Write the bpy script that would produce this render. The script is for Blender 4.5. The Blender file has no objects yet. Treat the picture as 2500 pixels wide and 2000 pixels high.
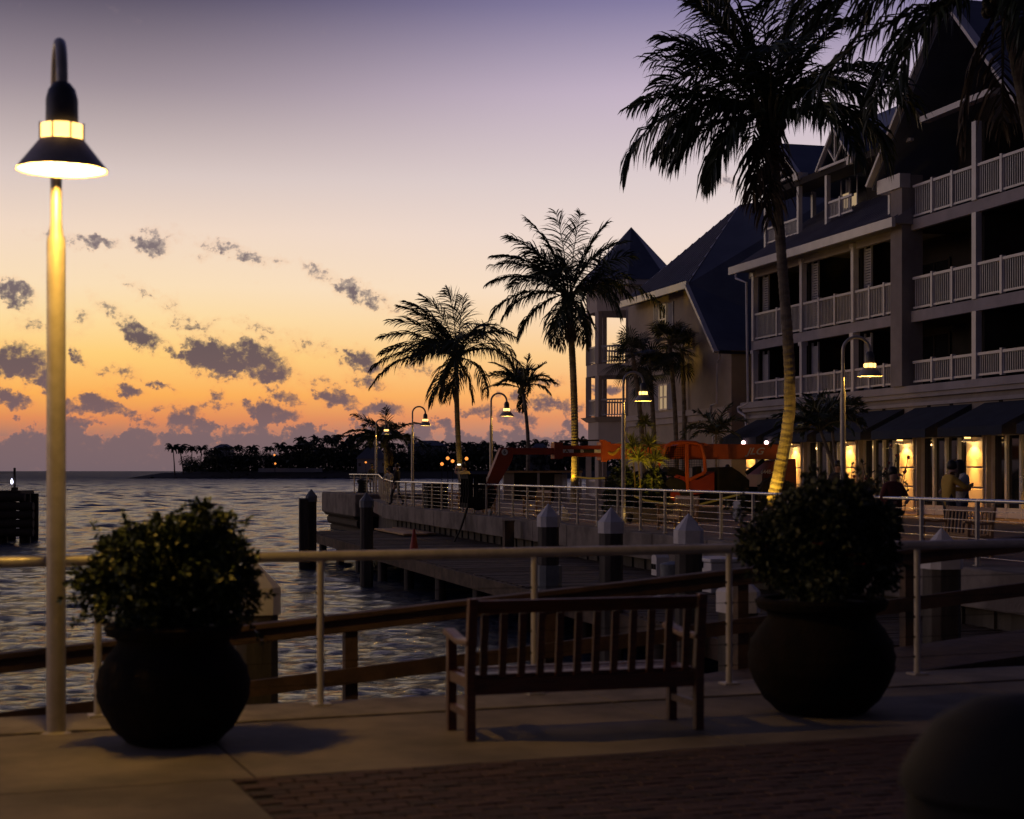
import bpy, bmesh, math, random
import numpy as np
from mathutils import Vector, Matrix
R = math.radians
random.seed(7)
rng = np.random.default_rng(7)
scene = bpy.context.scene
COL = scene.collection

# ------------------------------------------------------------------ camera
FPX, CX, HY, EYE = 4000.0, 1250.0, 1150.0, 1.7      # focal length / centre / horizon of the 2500x2000 photograph
cam_d = bpy.data.cameras.new('camera')
cam = bpy.data.objects.new('camera', cam_d)
COL.objects.link(cam)
cam.location = (0, 0, EYE)
cam.rotation_euler = (R(90), 0, 0)
cam_d.sensor_width = 36.0
cam_d.lens = 36.0 * FPX / 2500.0
cam_d.shift_y = 150.0 / 2500.0
cam_d.clip_start = 0.1
cam_d.clip_end = 40000
cam_d.dof.use_dof = True
cam_d.dof.focus_distance = 60.0
cam_d.dof.aperture_fstop = 2.6
scene.camera = cam

# ------------------------------------------------------------------ exposure
scene.view_settings.view_transform = 'Standard'
scene.view_settings.look = 'None'
scene.view_settings.gamma = 1.0
scene.view_settings.exposure = 0.0
scene.view_settings.use_curve_mapping = False


def lin(*rgb):
    out = []
    for c in rgb:
        c = c / 255.0
        out.append(c / 12.92 if c <= 0.04045 else ((c + 0.055) / 1.055) ** 2.4)
    return tuple(out)


# ------------------------------------------------------------------ dusk sky (sun already below the horizon, left of the frame)
SKY_STRENGTH = 1.0
SUN_AZ = -38.0


class NT:
    """small helper for node trees"""

    def __init__(self, tree):
        self.t = tree
        self.n = tree.nodes
        self.l = tree.links

    def put(self, sock, v):
        if hasattr(v, 'is_linked') or isinstance(v, bpy.types.NodeSocket):
            self.l.new(v, sock)
        else:
            sock.default_value = v

    def math(self, op, a, b=0.0, c=0.0, clamp=False):
        n = self.n.new('ShaderNodeMath')
        n.operation = op
        n.use_clamp = clamp
        for i, v in enumerate((a, b, c)):
            self.put(n.inputs[i], v)
        return n.outputs[0]

    def vec(self, op, a, b=(0, 0, 0)):
        n = self.n.new('ShaderNodeVectorMath')
        n.operation = op
        self.put(n.inputs[0], a)
        if op == 'SCALE':
            self.put(n.inputs['Scale'], b)
        else:
            self.put(n.inputs[1], b)
        return n.outputs['Value'] if op in ('DOT_PRODUCT', 'LENGTH', 'DISTANCE') else n.outputs['Vector']

    def smooth(self, v, a, b, lo=0.0, hi=1.0):
        n = self.n.new('ShaderNodeMapRange')
        n.interpolation_type = 'SMOOTHSTEP'
        self.put(n.inputs[0], v)
        n.inputs[1].default_value = a
        n.inputs[2].default_value = b
        n.inputs[3].default_value = lo
        n.inputs[4].default_value = hi
        return n.outputs[0]

    def mix(self, f, a, b, mode='MIX'):
        n = self.n.new('ShaderNodeMix')
        n.data_type = 'RGBA'
        n.blend_type = mode
        self.put(n.inputs['Factor'], f)
        ia = [s for s in n.inputs if s.name == 'A' and s.type == 'RGBA'][0]
        ib = [s for s in n.inputs if s.name == 'B' and s.type == 'RGBA'][0]
        for s, v in ((ia, a), (ib, b)):
            if isinstance(v, tuple) and len(v) == 3:
                v = v + (1,)
            self.put(s, v)
        return [s for s in n.outputs if s.type == 'RGBA'][0]

    def ramp(self, f, stops):
        n = self.n.new('ShaderNodeValToRGB')
        n.color_ramp.interpolation = 'LINEAR'
        e = n.color_ramp.elements
        while len(e) > 1:
            e.remove(e[-1])
        e[0].position = stops[0][0]
        e[0].color = stops[0][1] + (1,)
        for p, c in stops[1:]:
            k = e.new(p)
            k.color = c + (1,)
        self.put(n.inputs[0], f)
        return n.outputs[0]

    def noise(self, vec, scale, detail=4, rough=0.55, dist=0.0):
        n = self.n.new('ShaderNodeTexNoise')
        if vec is not None:
            self.l.new(vec, n.inputs['Vector'])
        n.inputs['Scale'].default_value = scale
        n.inputs['Detail'].default_value = detail
        n.inputs['Roughness'].default_value = rough
        n.inputs['Distortion'].default_value = dist
        return n


def el_of(py):
    return math.degrees(math.atan((HY - py) / FPX))


world = bpy.data.worlds.new('World')
scene.world = world
world.use_nodes = True
w = NT(world.node_tree)
for n in list(w.n):
    w.n.remove(n)
tc = w.n.new('ShaderNodeTexCoord')
sep = w.n.new('ShaderNodeSeparateXYZ')
DIR = tc.outputs['Generated']
w.l.new(DIR, sep.inputs[0])
sx, sy, sz = sep.outputs
zc = w.math('MAXIMUM', sz, 0.0)
fel = w.math('SQRT', zc)


def st(el, c):
    return (math.sqrt(math.sin(R(el))), lin(*c))


ramp_sun = w.ramp(fel, [st(0.0, (126, 104, 108)), st(1.2, (170, 122, 106)), st(1.8, (226, 142, 90)), st(2.6, (252, 176, 88)),
                        st(4.0, (255, 207, 122)), st(5.2, (254, 220, 160)), st(6.3, (251, 223, 184)), st(8.2, (242, 217, 196)), st(10.0, (218, 200, 194)),
                        st(13.0, (156, 142, 150)), st(16.0, (86, 79, 98)), st(24, (80, 81, 116)), st(40, (60, 62, 100)), st(90, (18, 18, 30))])
ramp_mid = w.ramp(fel, [st(0.0, (150, 120, 120)), st(1.2, (178, 134, 122)), st(1.8, (222, 146, 104)), st(2.6, (250, 176, 106)),
                        st(4.0, (252, 204, 146)), st(6.3, (248, 222, 200)), st(8.2, (236, 216, 208)), st(10.0, (222, 206, 206)),
                        st(13.0, (196, 179, 198)), st(16.0, (131, 123, 161)), st(24, (88, 88, 132)), st(40, (62, 63, 104)), st(90, (18, 19, 33))])
ramp_far = w.ramp(fel, [st(0.0, (30, 29, 38)), st(3.0, (38, 34, 45)), st(8.0, (40, 37, 52)), st(16.0, (35, 34, 52)),
                        st(30, (26, 27, 44)), st(90, (18, 19, 33))])
hor = w.n.new('ShaderNodeCombineXYZ')
w.put(hor.inputs[0], sx)
w.put(hor.inputs[1], sy)
hn = w.vec('NORMALIZE', hor.outputs[0])
dsun = w.vec('DOT_PRODUCT', hn, (math.sin(R(SUN_AZ)), math.cos(R(SUN_AZ)), 0))
ang = w.math('ARCCOSINE', dsun)
sky = w.mix(w.smooth(ang, R(23), R(45)), ramp_sun, ramp_mid)
sky = w.mix(w.smooth(ang, R(56), R(114)), sky, ramp_far)
# clouds: low broken cumulus along the sunset horizon
az = w.math('ARCTAN2', sx, sy)
el = w.math('ARCSINE', sz)
ae = w.n.new('ShaderNodeCombineXYZ')
w.put(ae.inputs[0], az)
w.put(ae.inputs[1], el)
AE = ae.outputs[0]
nz1 = w.noise(AE, 55, 5, 0.6)
nz2 = w.noise(AE, 170, 4, 0.6)
warp = w.vec('SCALE', w.vec('SUBTRACT', nz1.outputs['Color'], (0.5, 0.5, 0.5)), 0.016)
warp2 = w.vec('SCALE', w.vec('SUBTRACT', nz2.outputs['Color'], (0.5, 0.5, 0.5)), 0.009)
AEW = w.vec('ADD', w.vec('ADD', AE, warp), warp2)
CL = [  # x, y (2156-wide view), rx, ry, tilt, strength
    (205, 512, 48, 14, 0, .75), (312, 510, 46, 30, 12, 1.0), (420, 540, 26, 10, 0, .6), (490, 530, 62, 15, 12, .6), (32, 620, 44, 28, 25, 1.0),
    (765, 622, 78, 22, 22, .75), (40, 762, 80, 44, 18, 1.1), (95, 795, 40, 26, 25, 1.0), (500, 757, 118, 46, 6, 1.25), (440, 745, 66, 44, 20, 1.2), (560, 775, 70, 30, 10, 1.2),
    (300, 710, 62, 24, 35, 1.0), (350, 735, 40, 16, 30, .8), (400, 682, 52, 20, 5, .85), (230, 655, 50, 16, 35, .6), (175, 672, 24, 20, 10, .6),
    (760, 757, 54, 27, 14, 1.0), (165, 755, 18, 11, 30, .9), (25, 838, 46, 24, 12, 1.1), (212, 857, 62, 25, 10, 1.1), (150, 858, 30, 15, 10, 1.0),
    (270, 820, 42, 15, 5, .9), (330, 812, 46, 10, 22, .9), (452, 832, 24, 21, 40, .9), (380, 880, 62, 30, 14, 1.0), (575, 872, 66, 27, 6, 1.2), (600, 836, 52, 19, 22, 1.0),
    (715, 842, 66, 26, 10, 1.0), (690, 832, 44, 12, 5, .8), (770, 800, 50, 18, 14, .9), (800, 862, 64, 22, 6, 1.0), (1140, 845, 110, 24, 10, .85), (1080, 880, 80, 22, 6, .9),
    (1010, 868, 66, 20, 4, .8), (1285, 822, 60, 20, 8, .9), (1530, 380, 36, 12, 10, .4), (1150, 800, 60, 12, 8, .6), (520, 905, 80, 18, 4, .9), (160, 890, 70, 16, 4, 1.0),
    (150, 505, 60, 12, 10, .42), (440, 510, 80, 14, 14, .42), (560, 548, 60, 10, 12, .4), (690, 585, 60, 14, 25, .45), (840, 655, 70, 18, 20, .45), (640, 728, 80, 16, 12, .45), (330, 630, 70, 18, 25, .45),
    (560, 690, 80, 16, 12, .42), (900, 780, 90, 22, 10, .5), (300, 880, 70, 18, 6, .6), (110, 690, 60, 18, 16, .42), (240, 780, 60, 14, 12, .5), (640, 800, 90, 14, 10, .5), (480, 860, 60, 16, 8, .55),
    (-120, 800, 90, 34, 8, 1.0), (-260, 700, 110, 40, 8, 1.0), (-420, 800, 120, 36, 6, 1.0), (-600, 720, 120, 50, 8, 1.0)]
acc = None
for (x, y, rx, ry, tilt, s) in CL:
    px, py = x * 1.1596, y * 1.1596
    a0 = math.atan((px - CX) / FPX)
    e0 = math.atan((HY - py) / FPX * math.cos(a0))
    d = w.vec('SUBTRACT', AEW, (a0, e0, 0))
    ct, sn = math.cos(R(-tilt)), math.sin(R(-tilt))
    rxr, ryr = rx * 1.1596 / FPX * 1.12, ry * 1.1596 / FPX * 1.15
    p = w.vec('DOT_PRODUCT', d, (ct / rxr, sn / rxr, 0))
    q = w.vec('DOT_PRODUCT', d, (-sn / ryr, ct / ryr, 0))
    r2 = w.math('MULTIPLY_ADD', p, p, w.math('MULTIPLY', q, q))
    m = w.math('MULTIPLY_ADD', r2, -s, s)
    acc = m if acc is None else w.math('MAXIMUM', acc, m)
bank = w.smooth(w.math('SUBTRACT', el, w.math('MULTIPLY', w.math('SUBTRACT', nz1.outputs['Fac'], 0.5), R(2.6))), R(2.05), R(1.0), -0.6, 1.2)
acc = w.math('MAXIMUM', w.math('MAXIMUM', acc, bank), -1.7)
nbig = w.noise(AE, 9, 4, 0.55)
nz3 = w.noise(AE, 420, 3, 0.6)
tex = w.math('MULTIPLY_ADD', nz2.outputs['Fac'], 1.7, w.math('MULTIPLY_ADD', nz1.outputs['Fac'], 1.6, -1.95))
tex = w.math('MULTIPLY_ADD', nz3.outputs['Fac'], .45, w.math('ADD', tex, -.225))
wis = w.n.new('ShaderNodeMapping')
w.l.new(AEW, wis.inputs[0])
wis.inputs['Rotation'].default_value = (0, 0, R(18))
wis.inputs['Scale'].default_value = (1, 2.6, 1)
nz4 = w.noise(wis.outputs[0], 60, 5, .62, .6)
tex = w.math('MULTIPLY_ADD', nz4.outputs['Fac'], 1.5, w.math('ADD', tex, -.75))
field = w.math('ADD', acc, tex)
dens = w.math('MULTIPLY_ADD', w.smooth(field, -0.04, 0.74), .74, w.smooth(field, -0.6, 0.35, 0.0, 0.22))
dens = w.math('MULTIPLY', dens, w.smooth(el, R(-0.5), R(0.1)))
cl_far = w.ramp(fel, [st(0.0, (116, 98, 104)), st(1.4, (124, 101, 104)), st(2.4, (112, 91, 97)), st(4.5, (94, 79, 87)), st(8, (124, 110, 114)), st(20, (80, 76, 96)), st(90, (40, 42, 60))])
cl_dark = w.mix(w.math('MULTIPLY', w.smooth(ang, R(30), R(110)), 0.6), cl_far, lin(70, 66, 86))
cl_glow = w.ramp(fel, [st(0.0, (150, 108, 104)), st(1.6, (232, 134, 92)), st(3.0, (250, 156, 92)), st(6, (246, 190, 140)), st(10, (214, 184, 172)), st(20, (100, 92, 112)), st(90, (40, 42, 60))])
cl_glow = w.mix(w.smooth(ang, R(40), R(100)), cl_glow, cl_dark)
cl_col = w.mix(w.smooth(dens, 0.18, 0.62), cl_glow, cl_dark)
sky = w.mix(dens, sky, cl_col)
bg = w.n.new('ShaderNodeBackground')
bg.inputs[1].default_value = SKY_STRENGTH
w.l.new(sky, bg.inputs[0])
wo = w.n.new('ShaderNodeOutputWorld')
w.l.new(bg.outputs[0], wo.inputs[0])
world.cycles.sampling_method = 'MANUAL'
world.cycles.sample_map_resolution = 512
scene.cycles.max_bounces = 6
scene.cycles.diffuse_bounces = 3
scene.cycles.glossy_bounces = 4
scene.cycles.transmission_bounces = 4
scene.cycles.sample_clamp_indirect = 4.0

# ------------------------------------------------------------------ frames of the place
EU = (0.2598, -0.9657)      # along the waterfront, towards the viewer
EV = (0.9657, 0.2598)       # from the water into the land
ANG = math.atan2(EU[1], EU[0])
PZ = 0.17                   # promenade level; near deck is 0
WZ = -1.75                  # water
VR, VF = 13.81, 28.78       # promenade rail, hotel front
VDOCK = 9.3


def W(u, v, z=0.0):
    return Vector((u * EU[0] + v * EV[0], u * EU[1] + v * EV[1], z))


def UV(x, y):
    return (x * EU[0] + y * EU[1], x * EV[0] + y * EV[1])


def fu(px, v):
    """u of a line of sight on the vertical plane v"""
    k = (px - CX) / FPX
    Y = v / (EV[0] * k + EV[1])
    return (EU[0] * k + EU[1]) * Y


def fz(px, py, v):
    k = (px - CX) / FPX
    Y = v / (EV[0] * k + EV[1])
    return EYE + (HY - py) / FPX * Y


def at(px, py, Y):
    return Vector(((px - CX) / FPX * Y, Y, EYE + (HY - py) / FPX * Y))


def gx(px, Y, z):
    return Vector(((px - CX) / FPX * Y, Y, z))


# ------------------------------------------------------------------ materials
MATS = {}


def pmat(name, c1, c2=None, scale=4.0, rough=0.6, metal=0.0, bump=0.0, bscale=None, emit=None, spec=0.5, stretch=None, rvar=0.0, detail=5):
    m = bpy.data.materials.new(name)
    m.use_nodes = True
    t = NT(m.node_tree)
    b = m.node_tree.nodes['Principled BSDF']
    b.inputs['Roughness'].default_value = rough
    b.inputs['Metallic'].default_value = metal
    b.inputs['Specular IOR Level'].default_value = spec
    c2 = c2 or tuple(x * 0.7 for x in c1)
    tco = t.n.new('ShaderNodeTexCoord')
    vec = tco.outputs['Object']
    if stretch:
        mp = t.n.new('ShaderNodeMapping')
        t.l.new(vec, mp.inputs[0])
        mp.inputs['Scale'].default_value = stretch
        vec = mp.outputs[0]
    nz = t.noise(vec, scale, detail, 0.6)
    f = t.smooth(nz.outputs['Fac'], 0.32, 0.68)
    t.l.new(t.mix(f, c1, c2), b.inputs['Base Color'])
    if rvar:
        t.l.new(t.smooth(nz.outputs['Fac'], 0.3, 0.7, rough - rvar, rough + rvar), b.inputs['Roughness'])
    if bump:
        nb = t.noise(vec, bscale or scale * 6, 4, 0.6)
        bn = t.n.new('ShaderNodeBump')
        bn.inputs['Strength'].default_value = bump
        bn.inputs['Distance'].default_value = 0.02
        t.l.new(nb.outputs['Fac'], bn.inputs['Height'])
        t.l.new(bn.outputs[0], b.inputs['Normal'])
    if emit:
        b.inputs['Emission Color'].default_value = emit[0] + (1,)
        b.inputs['Emission Strength'].default_value = emit[1]
    MATS[name] = m
    return m


M = MATS
WARM = (1.0, 0.54, 0.09)
WARM2 = (1.0, 0.62, 0.22)
pmat('concrete', (.25, .215, .175), (.11, .095, .08), .9, .85, bump=.5, bscale=60)
pmat('kerb_concrete', (.28, .25, .21), (.16, .14, .12), 2.2, .85, bump=.4, bscale=50)
pmat('brick', (.072, .036, .029), (.04, .021, .018), 7, .85, bump=.5, bscale=60)
pmat('joint_sand', (.06, .05, .045), (.04, .035, .03), 12, .95)
pmat('promenade_paving', (.24, .16, .13), (.15, .10, .085), 1.2, .85, bump=.4, bscale=14)
pmat('pier_concrete', (.27, .235, .20), (.13, .11, .095), 1.1, .9, bump=.7, bscale=18)
pmat('pier_wall', (.12, .11, .10), (.05, .045, .042), 1.5, .9, bump=.5, bscale=12, stretch=(1, 1, .3))
pmat('galvanised', (.80, .80, .80), (.66, .66, .67), 6, .24, .85, rvar=.06)
pmat('rail_paint', (.52, .49, .45), (.40, .38, .35), 9, .42, .25, rvar=.08)
pmat('lamp_paint', (.50, .47, .42), (.40, .37, .33), 10, .38, .35, rvar=.06)
pmat('lamp_hood', (.10, .10, .10), (.07, .07, .075), 10, .4, .4)
pmat('lamp_shade_paint', (.46, .42, .38), (.38, .34, .31), 10, .45, .2)
pmat('lamp_inner', (.75, .72, .65), (.7, .66, .6), 10, .5)
pmat('cable', (.34, .33, .32), (.25, .24, .24), 12, .35, .8)
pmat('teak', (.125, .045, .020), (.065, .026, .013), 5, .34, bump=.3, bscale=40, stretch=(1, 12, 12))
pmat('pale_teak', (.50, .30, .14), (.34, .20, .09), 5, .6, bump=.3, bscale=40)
pmat('ramp_timber', (.105, .062, .038), (.055, .033, .022), 4, .7, bump=.4, bscale=30)
pmat('dock_timber', (.125, .085, .058), (.055, .038, .027), 2.5, .85, bump=.5, bscale=20)
pmat('pile_timber', (.085, .075, .065), (.04, .036, .032), 4, .85, bump=.6, bscale=20, stretch=(1, 1, .2))
pmat('pile_cap', (.70, .70, .72), (.58, .57, .58), 5, .6)
pmat('pile_wrap', (.22, .25, .27), (.15, .17, .19), 4, .6)
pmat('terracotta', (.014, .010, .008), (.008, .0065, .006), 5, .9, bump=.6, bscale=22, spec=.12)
pmat('soil', (.03, .022, .016), (.02, .015, .01), 9, .95)
pmat('pot_leaf', (.055, .080, .016), (.026, .046, .010), 8, .5)
pmat('pot_leaf_dark', (.035, .05, .02), (.02, .03, .012), 8, .55)
pmat('stem', (.12, .08, .05), (.07, .05, .03), 8, .8)
pmat('palm_leaf', (.055, .075, .022), (.030, .045, .015), 3, .45)
pmat('palm_leaf_dry', (.13, .09, .045), (.08, .055, .03), 3, .7)
pmat('palm_rib', (.14, .13, .05), (.09, .08, .035), 4, .55)
pmat('palm_trunk', (.30, .25, .18), (.15, .12, .085), 2.2, .85, bump=.9, bscale=14, stretch=(1, 1, 2.5))
pmat('coconut', (.10, .09, .035), (.06, .05, .02), 4, .5)
pmat('fan_leaf', (.045, .06, .024), (.028, .04, .016), 4, .5)
pmat('dracaena', (.16, .17, .05), (.09, .11, .03), 6, .45)
pmat('flower_red', (.26, .025, .025), (.18, .02, .02), 8, .5)
pmat('stucco', (.35, .315, .295), (.27, .24, .225), 1.0, .9, bump=.4, bscale=24)
pmat('stucco_pale', (.46, .425, .42), (.37, .34, .335), 1.0, .9, bump=.3, bscale=24)
pmat('wing_stucco', (.56, .47, .36), (.47, .39, .30), 1.0, .9, bump=.4, bscale=24)
pmat('turret_stucco', (.64, .56, .49), (.56, .49, .43), 1.0, .9, bump=.3, bscale=24)
pmat('white_trim', (.68, .66, .68), (.57, .55, .57), 1.5, .30, spec=.7)
pmat('navy_roof', (.12, .14, .20), (.09, .106, .16), .8, .5, .0)
pmat('roof_metal', (.33, .325, .37), (.26, .256, .30), .8, .42, .15)
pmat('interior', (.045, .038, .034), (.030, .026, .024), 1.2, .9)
pmat('dark_glass', (.02, .022, .026), (.012, .013, .016), 1, .06, spec=.5)
pmat('navy_canvas', (.022, .034, .062), (.014, .022, .042), 2.0, .85, bump=.2, bscale=40)
pmat('panel', (.62, .52, .40), (.55, .46, .35), 2.0, .7)
pmat('curtain', (.75, .66, .48), (.65, .56, .4), 3, .9, emit=((1.0, .70, .36), .32))
pmat('shutter', (.55, .55, .58), (.46, .46, .49), 2, .55)
pmat('crane_orange', (.60, .125, .022), (.48, .095, .018), 1.8, .42)
pmat('crane_red', (.36, .045, .018), (.28, .035, .014), 1.8, .5)
pmat('crane_deep_red', (.20, .032, .016), (.15, .025, .012), 1.8, .55)
pmat('crane_dark', (.020, .019, .018), (.013, .013, .013), 4, .8, spec=.2)
pmat('tyre', (.018, .018, .018), (.012, .012, .012), 8, .85, bump=.4, bscale=30)
pmat('white_paint', (.75, .75, .75), (.68, .68, .68), 5, .5)
pmat('black_paint', (.016, .016, .016), (.012, .012, .012), 5, .5)
pmat('yellow_paint', (.75, .48, .04), (.65, .42, .04), 5, .5)
pmat('grey_lettering', (.62, .60, .58), (.58, .56, .54), 5, .5)
pmat('cone_orange', (.45, .06, .018), (.36, .045, .015), 4, .5)
pmat('island_soil', (.05, .047, .042), (.028, .026, .024), .05, .95, bump=.8, bscale=.6)
pmat('rock', (.085, .08, .075), (.05, .047, .045), .2, .95, bump=.8, bscale=1.5)
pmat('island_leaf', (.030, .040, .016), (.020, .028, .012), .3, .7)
pmat('island_trunk', (.10, .085, .07), (.07, .06, .05), .3, .9)
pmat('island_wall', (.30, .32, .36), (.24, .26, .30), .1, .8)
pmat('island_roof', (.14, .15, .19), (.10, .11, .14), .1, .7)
pmat('wood_dark', (.05, .035, .025), (.03, .022, .016), 3, .85, bump=.5, bscale=14)
pmat('skin', (.42, .25, .17), (.36, .21, .14), 6, .55)
pmat('hair', (.018, .014, .011), (.012, .010, .008), 10, .5)
pmat('shirt_yellow', (.62, .40, .07), (.52, .33, .055), 7, .85)
pmat('shirt_pale', (.55, .47, .30), (.46, .38, .24), 7, .85)
pmat('shirt_dark', (.04, .035, .04), (.025, .022, .026), 7, .85)
pmat('shirt_red', (.14, .03, .022), (.09, .02, .018), 7, .85)
pmat('shirt_white', (.58, .56, .52), (.40, .38, .36), 26, .85)
pmat('trousers', (.035, .035, .045), (.024, .024, .032), 7, .85)
pmat('denim', (.06, .075, .12), (.04, .05, .085), 7, .85)
pmat('lamp_glow', (.9, .8, .6), (.9, .8, .6), 4, .4, emit=((1.0, .62, .20), 16.0))
pmat('lamp_ring', (.9, .85, .75), (.9, .85, .75), 4, .3, emit=((1.0, .54, .15), 3.4))
pmat('globe_orange', (.9, .5, .2), (.9, .5, .2), 4, .4, emit=((1.0, .30, .05), 1.5))
pmat('pink_bulb', (.9, .8, .8), (.9, .8, .8), 4, .4, emit=((1.0, .55, .52), 7.0))
pmat('lit_room', (.8, .65, .35), (.7, .55, .3), 3, .8, emit=((1.0, .66, .13), .55))
pmat('phone_screen', (.6, .6, .55), (.6, .6, .55), 4, .3, emit=((1.0, .9, .7), 1.6))
pmat('beacon', (.8, .8, 1), (.8, .8, 1), 4, .3, emit=((.75, .75, 1.0), 5.0))
pmat('tape_yellow', (.80, .60, .02), (.7, .52, .02), 6, .5)
pmat('blue_cloth', (.10, .13, .22), (.07, .09, .16), 6, .8)


def grain_leaf(name):
    """leaves also let a little light through"""
    m = M[name]
    b = m.node_tree.nodes['Principled BSDF']
    b.inputs['Transmission Weight'].default_value = 0.0
    return m


# ------------------------------------------------------------------ mesh builder
class MB:
    def __init__(self, off=(0, 0, 0)):
        self.v = []
        self.f = []
        self.m = []
        self.cur = 0
        self.off = Vector(off)
        self.X = None

    def add(self, vs, fs):
        b = len(self.v)
        for p in vs:
            p = Vector(p) - self.off
            if self.X is not None:
                p = self.X @ p
            self.v.append(tuple(p))
        for f in fs:
            self.f.append(tuple(i + b for i in f))
            self.m.append(self.cur)
        return self

    def box(self, c, s, rz=0.0, M4=None):
        hx, hy, hz = s[0] / 2, s[1] / 2, s[2] / 2
        vs = [Vector((x, y, z)) for z in (-hz, hz) for (x, y) in ((-hx, -hy), (hx, -hy), (hx, hy), (-hx, hy))]
        T = Matrix.Rotation(rz, 4, 'Z') if M4 is None else M4
        c = Vector(c)
        return self.add([T @ p + c for p in vs], [(3, 2, 1, 0), (4, 5, 6, 7), (0, 1, 5, 4), (1, 2, 6, 5), (2, 3, 7, 6), (3, 0, 4, 7)])

    def span(self, a, b):
        """box from corner a to corner b"""
        a, b = Vector(a), Vector(b)
        lo = Vector((min(a.x, b.x), min(a.y, b.y), min(a.z, b.z)))
        hi = Vector((max(a.x, b.x), max(a.y, b.y), max(a.z, b.z)))
        return self.box((lo + hi) / 2, hi - lo)

    def bar(self, p, q, wd, ht, up=(0, 0, 1)):
        """rectangular bar from p to q"""
        p, q = Vector(p), Vector(q)
        d = q - p
        L = d.length
        x = d.normalized()
        up = Vector(up)
        if abs(x.dot(up)) > .98:
            up = Vector((0, 1, 0)) if abs(x.y) < .9 else Vector((1, 0, 0))
        y = up.cross(x).normalized()
        z = x.cross(y)
        T = Matrix((x, y, z)).transposed().to_4x4()
        return self.box((p + q) / 2, (L, wd, ht), M4=T)

    def tube(self, pts, rad, n=8, cap=True):
        pts = [Vector(p) for p in pts]
        k = len(pts)
        rad = [rad] * k if isinstance(rad, (int, float)) else rad
        vs, fs = [], []
        prev = None
        for i, p in enumerate(pts):
            t = (pts[min(i + 1, k - 1)] - pts[max(i - 1, 0)]).normalized()
            if prev is None:
                a = Vector((0, 0, 1)) if abs(t.z) < .9 else Vector((1, 0, 0))
                x = t.cross(a).normalized()
            else:
                x = (prev - t * prev.dot(t)).normalized()
            prev = x
            y = t.cross(x)
            for j in range(n):
                an = 2 * math.pi * j / n
                vs.append(p + (x * math.cos(an) + y * math.sin(an)) * rad[i])
        for i in range(k - 1):
            for j in range(n):
                j2 = (j + 1) % n
                fs.append((i * n + j, i * n + j2, (i + 1) * n + j2, (i + 1) * n + j))
        if cap:
            fs.append(tuple(range(n - 1, -1, -1)))
            fs.append(tuple((k - 1) * n + j for j in range(n)))
        return self.add(vs, fs)

    def lathe(self, prof, n=24, c=(0, 0, 0), cap=True, ph=0.0):
        c = Vector(c)
        vs, fs = [], []
        for (r, z) in prof:
            for j in range(n):
                an = 2 * math.pi * (j + ph) / n
                vs.append(c + Vector((r * math.cos(an), r * math.sin(an), z)))
        k = len(prof)
        for i in range(k - 1):
            for j in range(n):
                j2 = (j + 1) % n
                fs.append((i * n + j, i * n + j2, (i + 1) * n + j2, (i + 1) * n + j))
        if cap:
            fs.append(tuple(range(n - 1, -1, -1)))
            fs.append(tuple((k - 1) * n + j for j in range(n)))
        return self.add(vs, fs)

    def prism(self, poly, d):
        """closed polygon (3-D points) extruded by the vector d"""
        n = len(poly)
        d = Vector(d)
        a = [Vector(p) for p in poly]
        b = [p + d for p in a]
        fs = [tuple(range(n - 1, -1, -1)), tuple(range(n, 2 * n))]
        for i in range(n):
            j = (i + 1) % n
            fs.append((i, j, n + j, n + i))
        return self.add(a + b, fs)

    def sphere(self, c, r, n=10, m=6, sc=(1, 1, 1)):
        prof = [(max(1e-3, math.sin(math.pi * i / m)) * r, -math.cos(math.pi * i / m) * r * sc[2]) for i in range(m + 1)]
        return self.lathe(prof, n, c, True)

    def build(self, name, mat, parent=None, smooth=False, kind=None):
        me = bpy.data.meshes.new(name)
        me.from_pydata(self.v, [], self.f)
        mats = mat if isinstance(mat, (list, tuple)) else [mat]
        for q in mats:
            me.materials.append(M[q] if isinstance(q, str) else q)
        if len(mats) > 1:
            me.polygons.foreach_set('material_index', self.m)
        if smooth:
            me.polygons.foreach_set('use_smooth', [True] * len(me.polygons))
            bm = bmesh.new()
            bm.from_mesh(me)
            bmesh.ops.recalc_face_normals(bm, faces=bm.faces)
            for e in bm.edges:
                if len(e.link_faces) == 2 and e.calc_face_angle(0) > R(40):
                    e.smooth = False
            bm.to_mesh(me)
            bm.free()
        me.update()
        o = bpy.data.objects.new(name, me)
        COL.objects.link(o)
        if parent is not None:
            o.parent = parent
        if kind:
            o['kind'] = kind
        return o


def bevel(o, wdt, seg=2):
    md = o.modifiers.new('bevel', 'BEVEL')
    md.width = wdt
    md.segments = seg
    md.limit_method = 'ANGLE'
    return o


def tag(o, label=None, cat=None, group=None):
    if label:
        o['label'] = label
    if cat:
        o['category'] = cat
    if group:
        o['group'] = group
    return o


def thing(name, label, cat, loc=(0, 0, 0), rz=0.0, group=None):
    o = bpy.data.objects.new(name, None)
    COL.objects.link(o)
    o.location = loc
    o.rotation_euler = (0, 0, rz)
    o.empty_display_size = .2
    return tag(o, label, cat, group)


def copy_tree(o, parent=None):
    c = o.copy()
    COL.objects.link(c)
    if parent is not None:
        c.parent = parent
    for ch in list(o.children):
        copy_tree(ch, c)
    return c


def light(name, typ, loc, energy, color, parent=None, rot=None, size=.05, spot=None, blend=.4):
    d = bpy.data.lights.new(name, typ)
    d.energy = energy
    d.color = color
    if typ in ('POINT', 'SPOT'):
        d.shadow_soft_size = size
    if typ == 'SPOT':
        d.spot_size = R(spot)
        d.spot_blend = blend
    o = bpy.data.objects.new(name, d)
    COL.objects.link(o)
    o.location = loc
    if rot is not None:
        o.rotation_euler = rot
    if parent is not None:
        o.parent = parent
    return o


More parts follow.
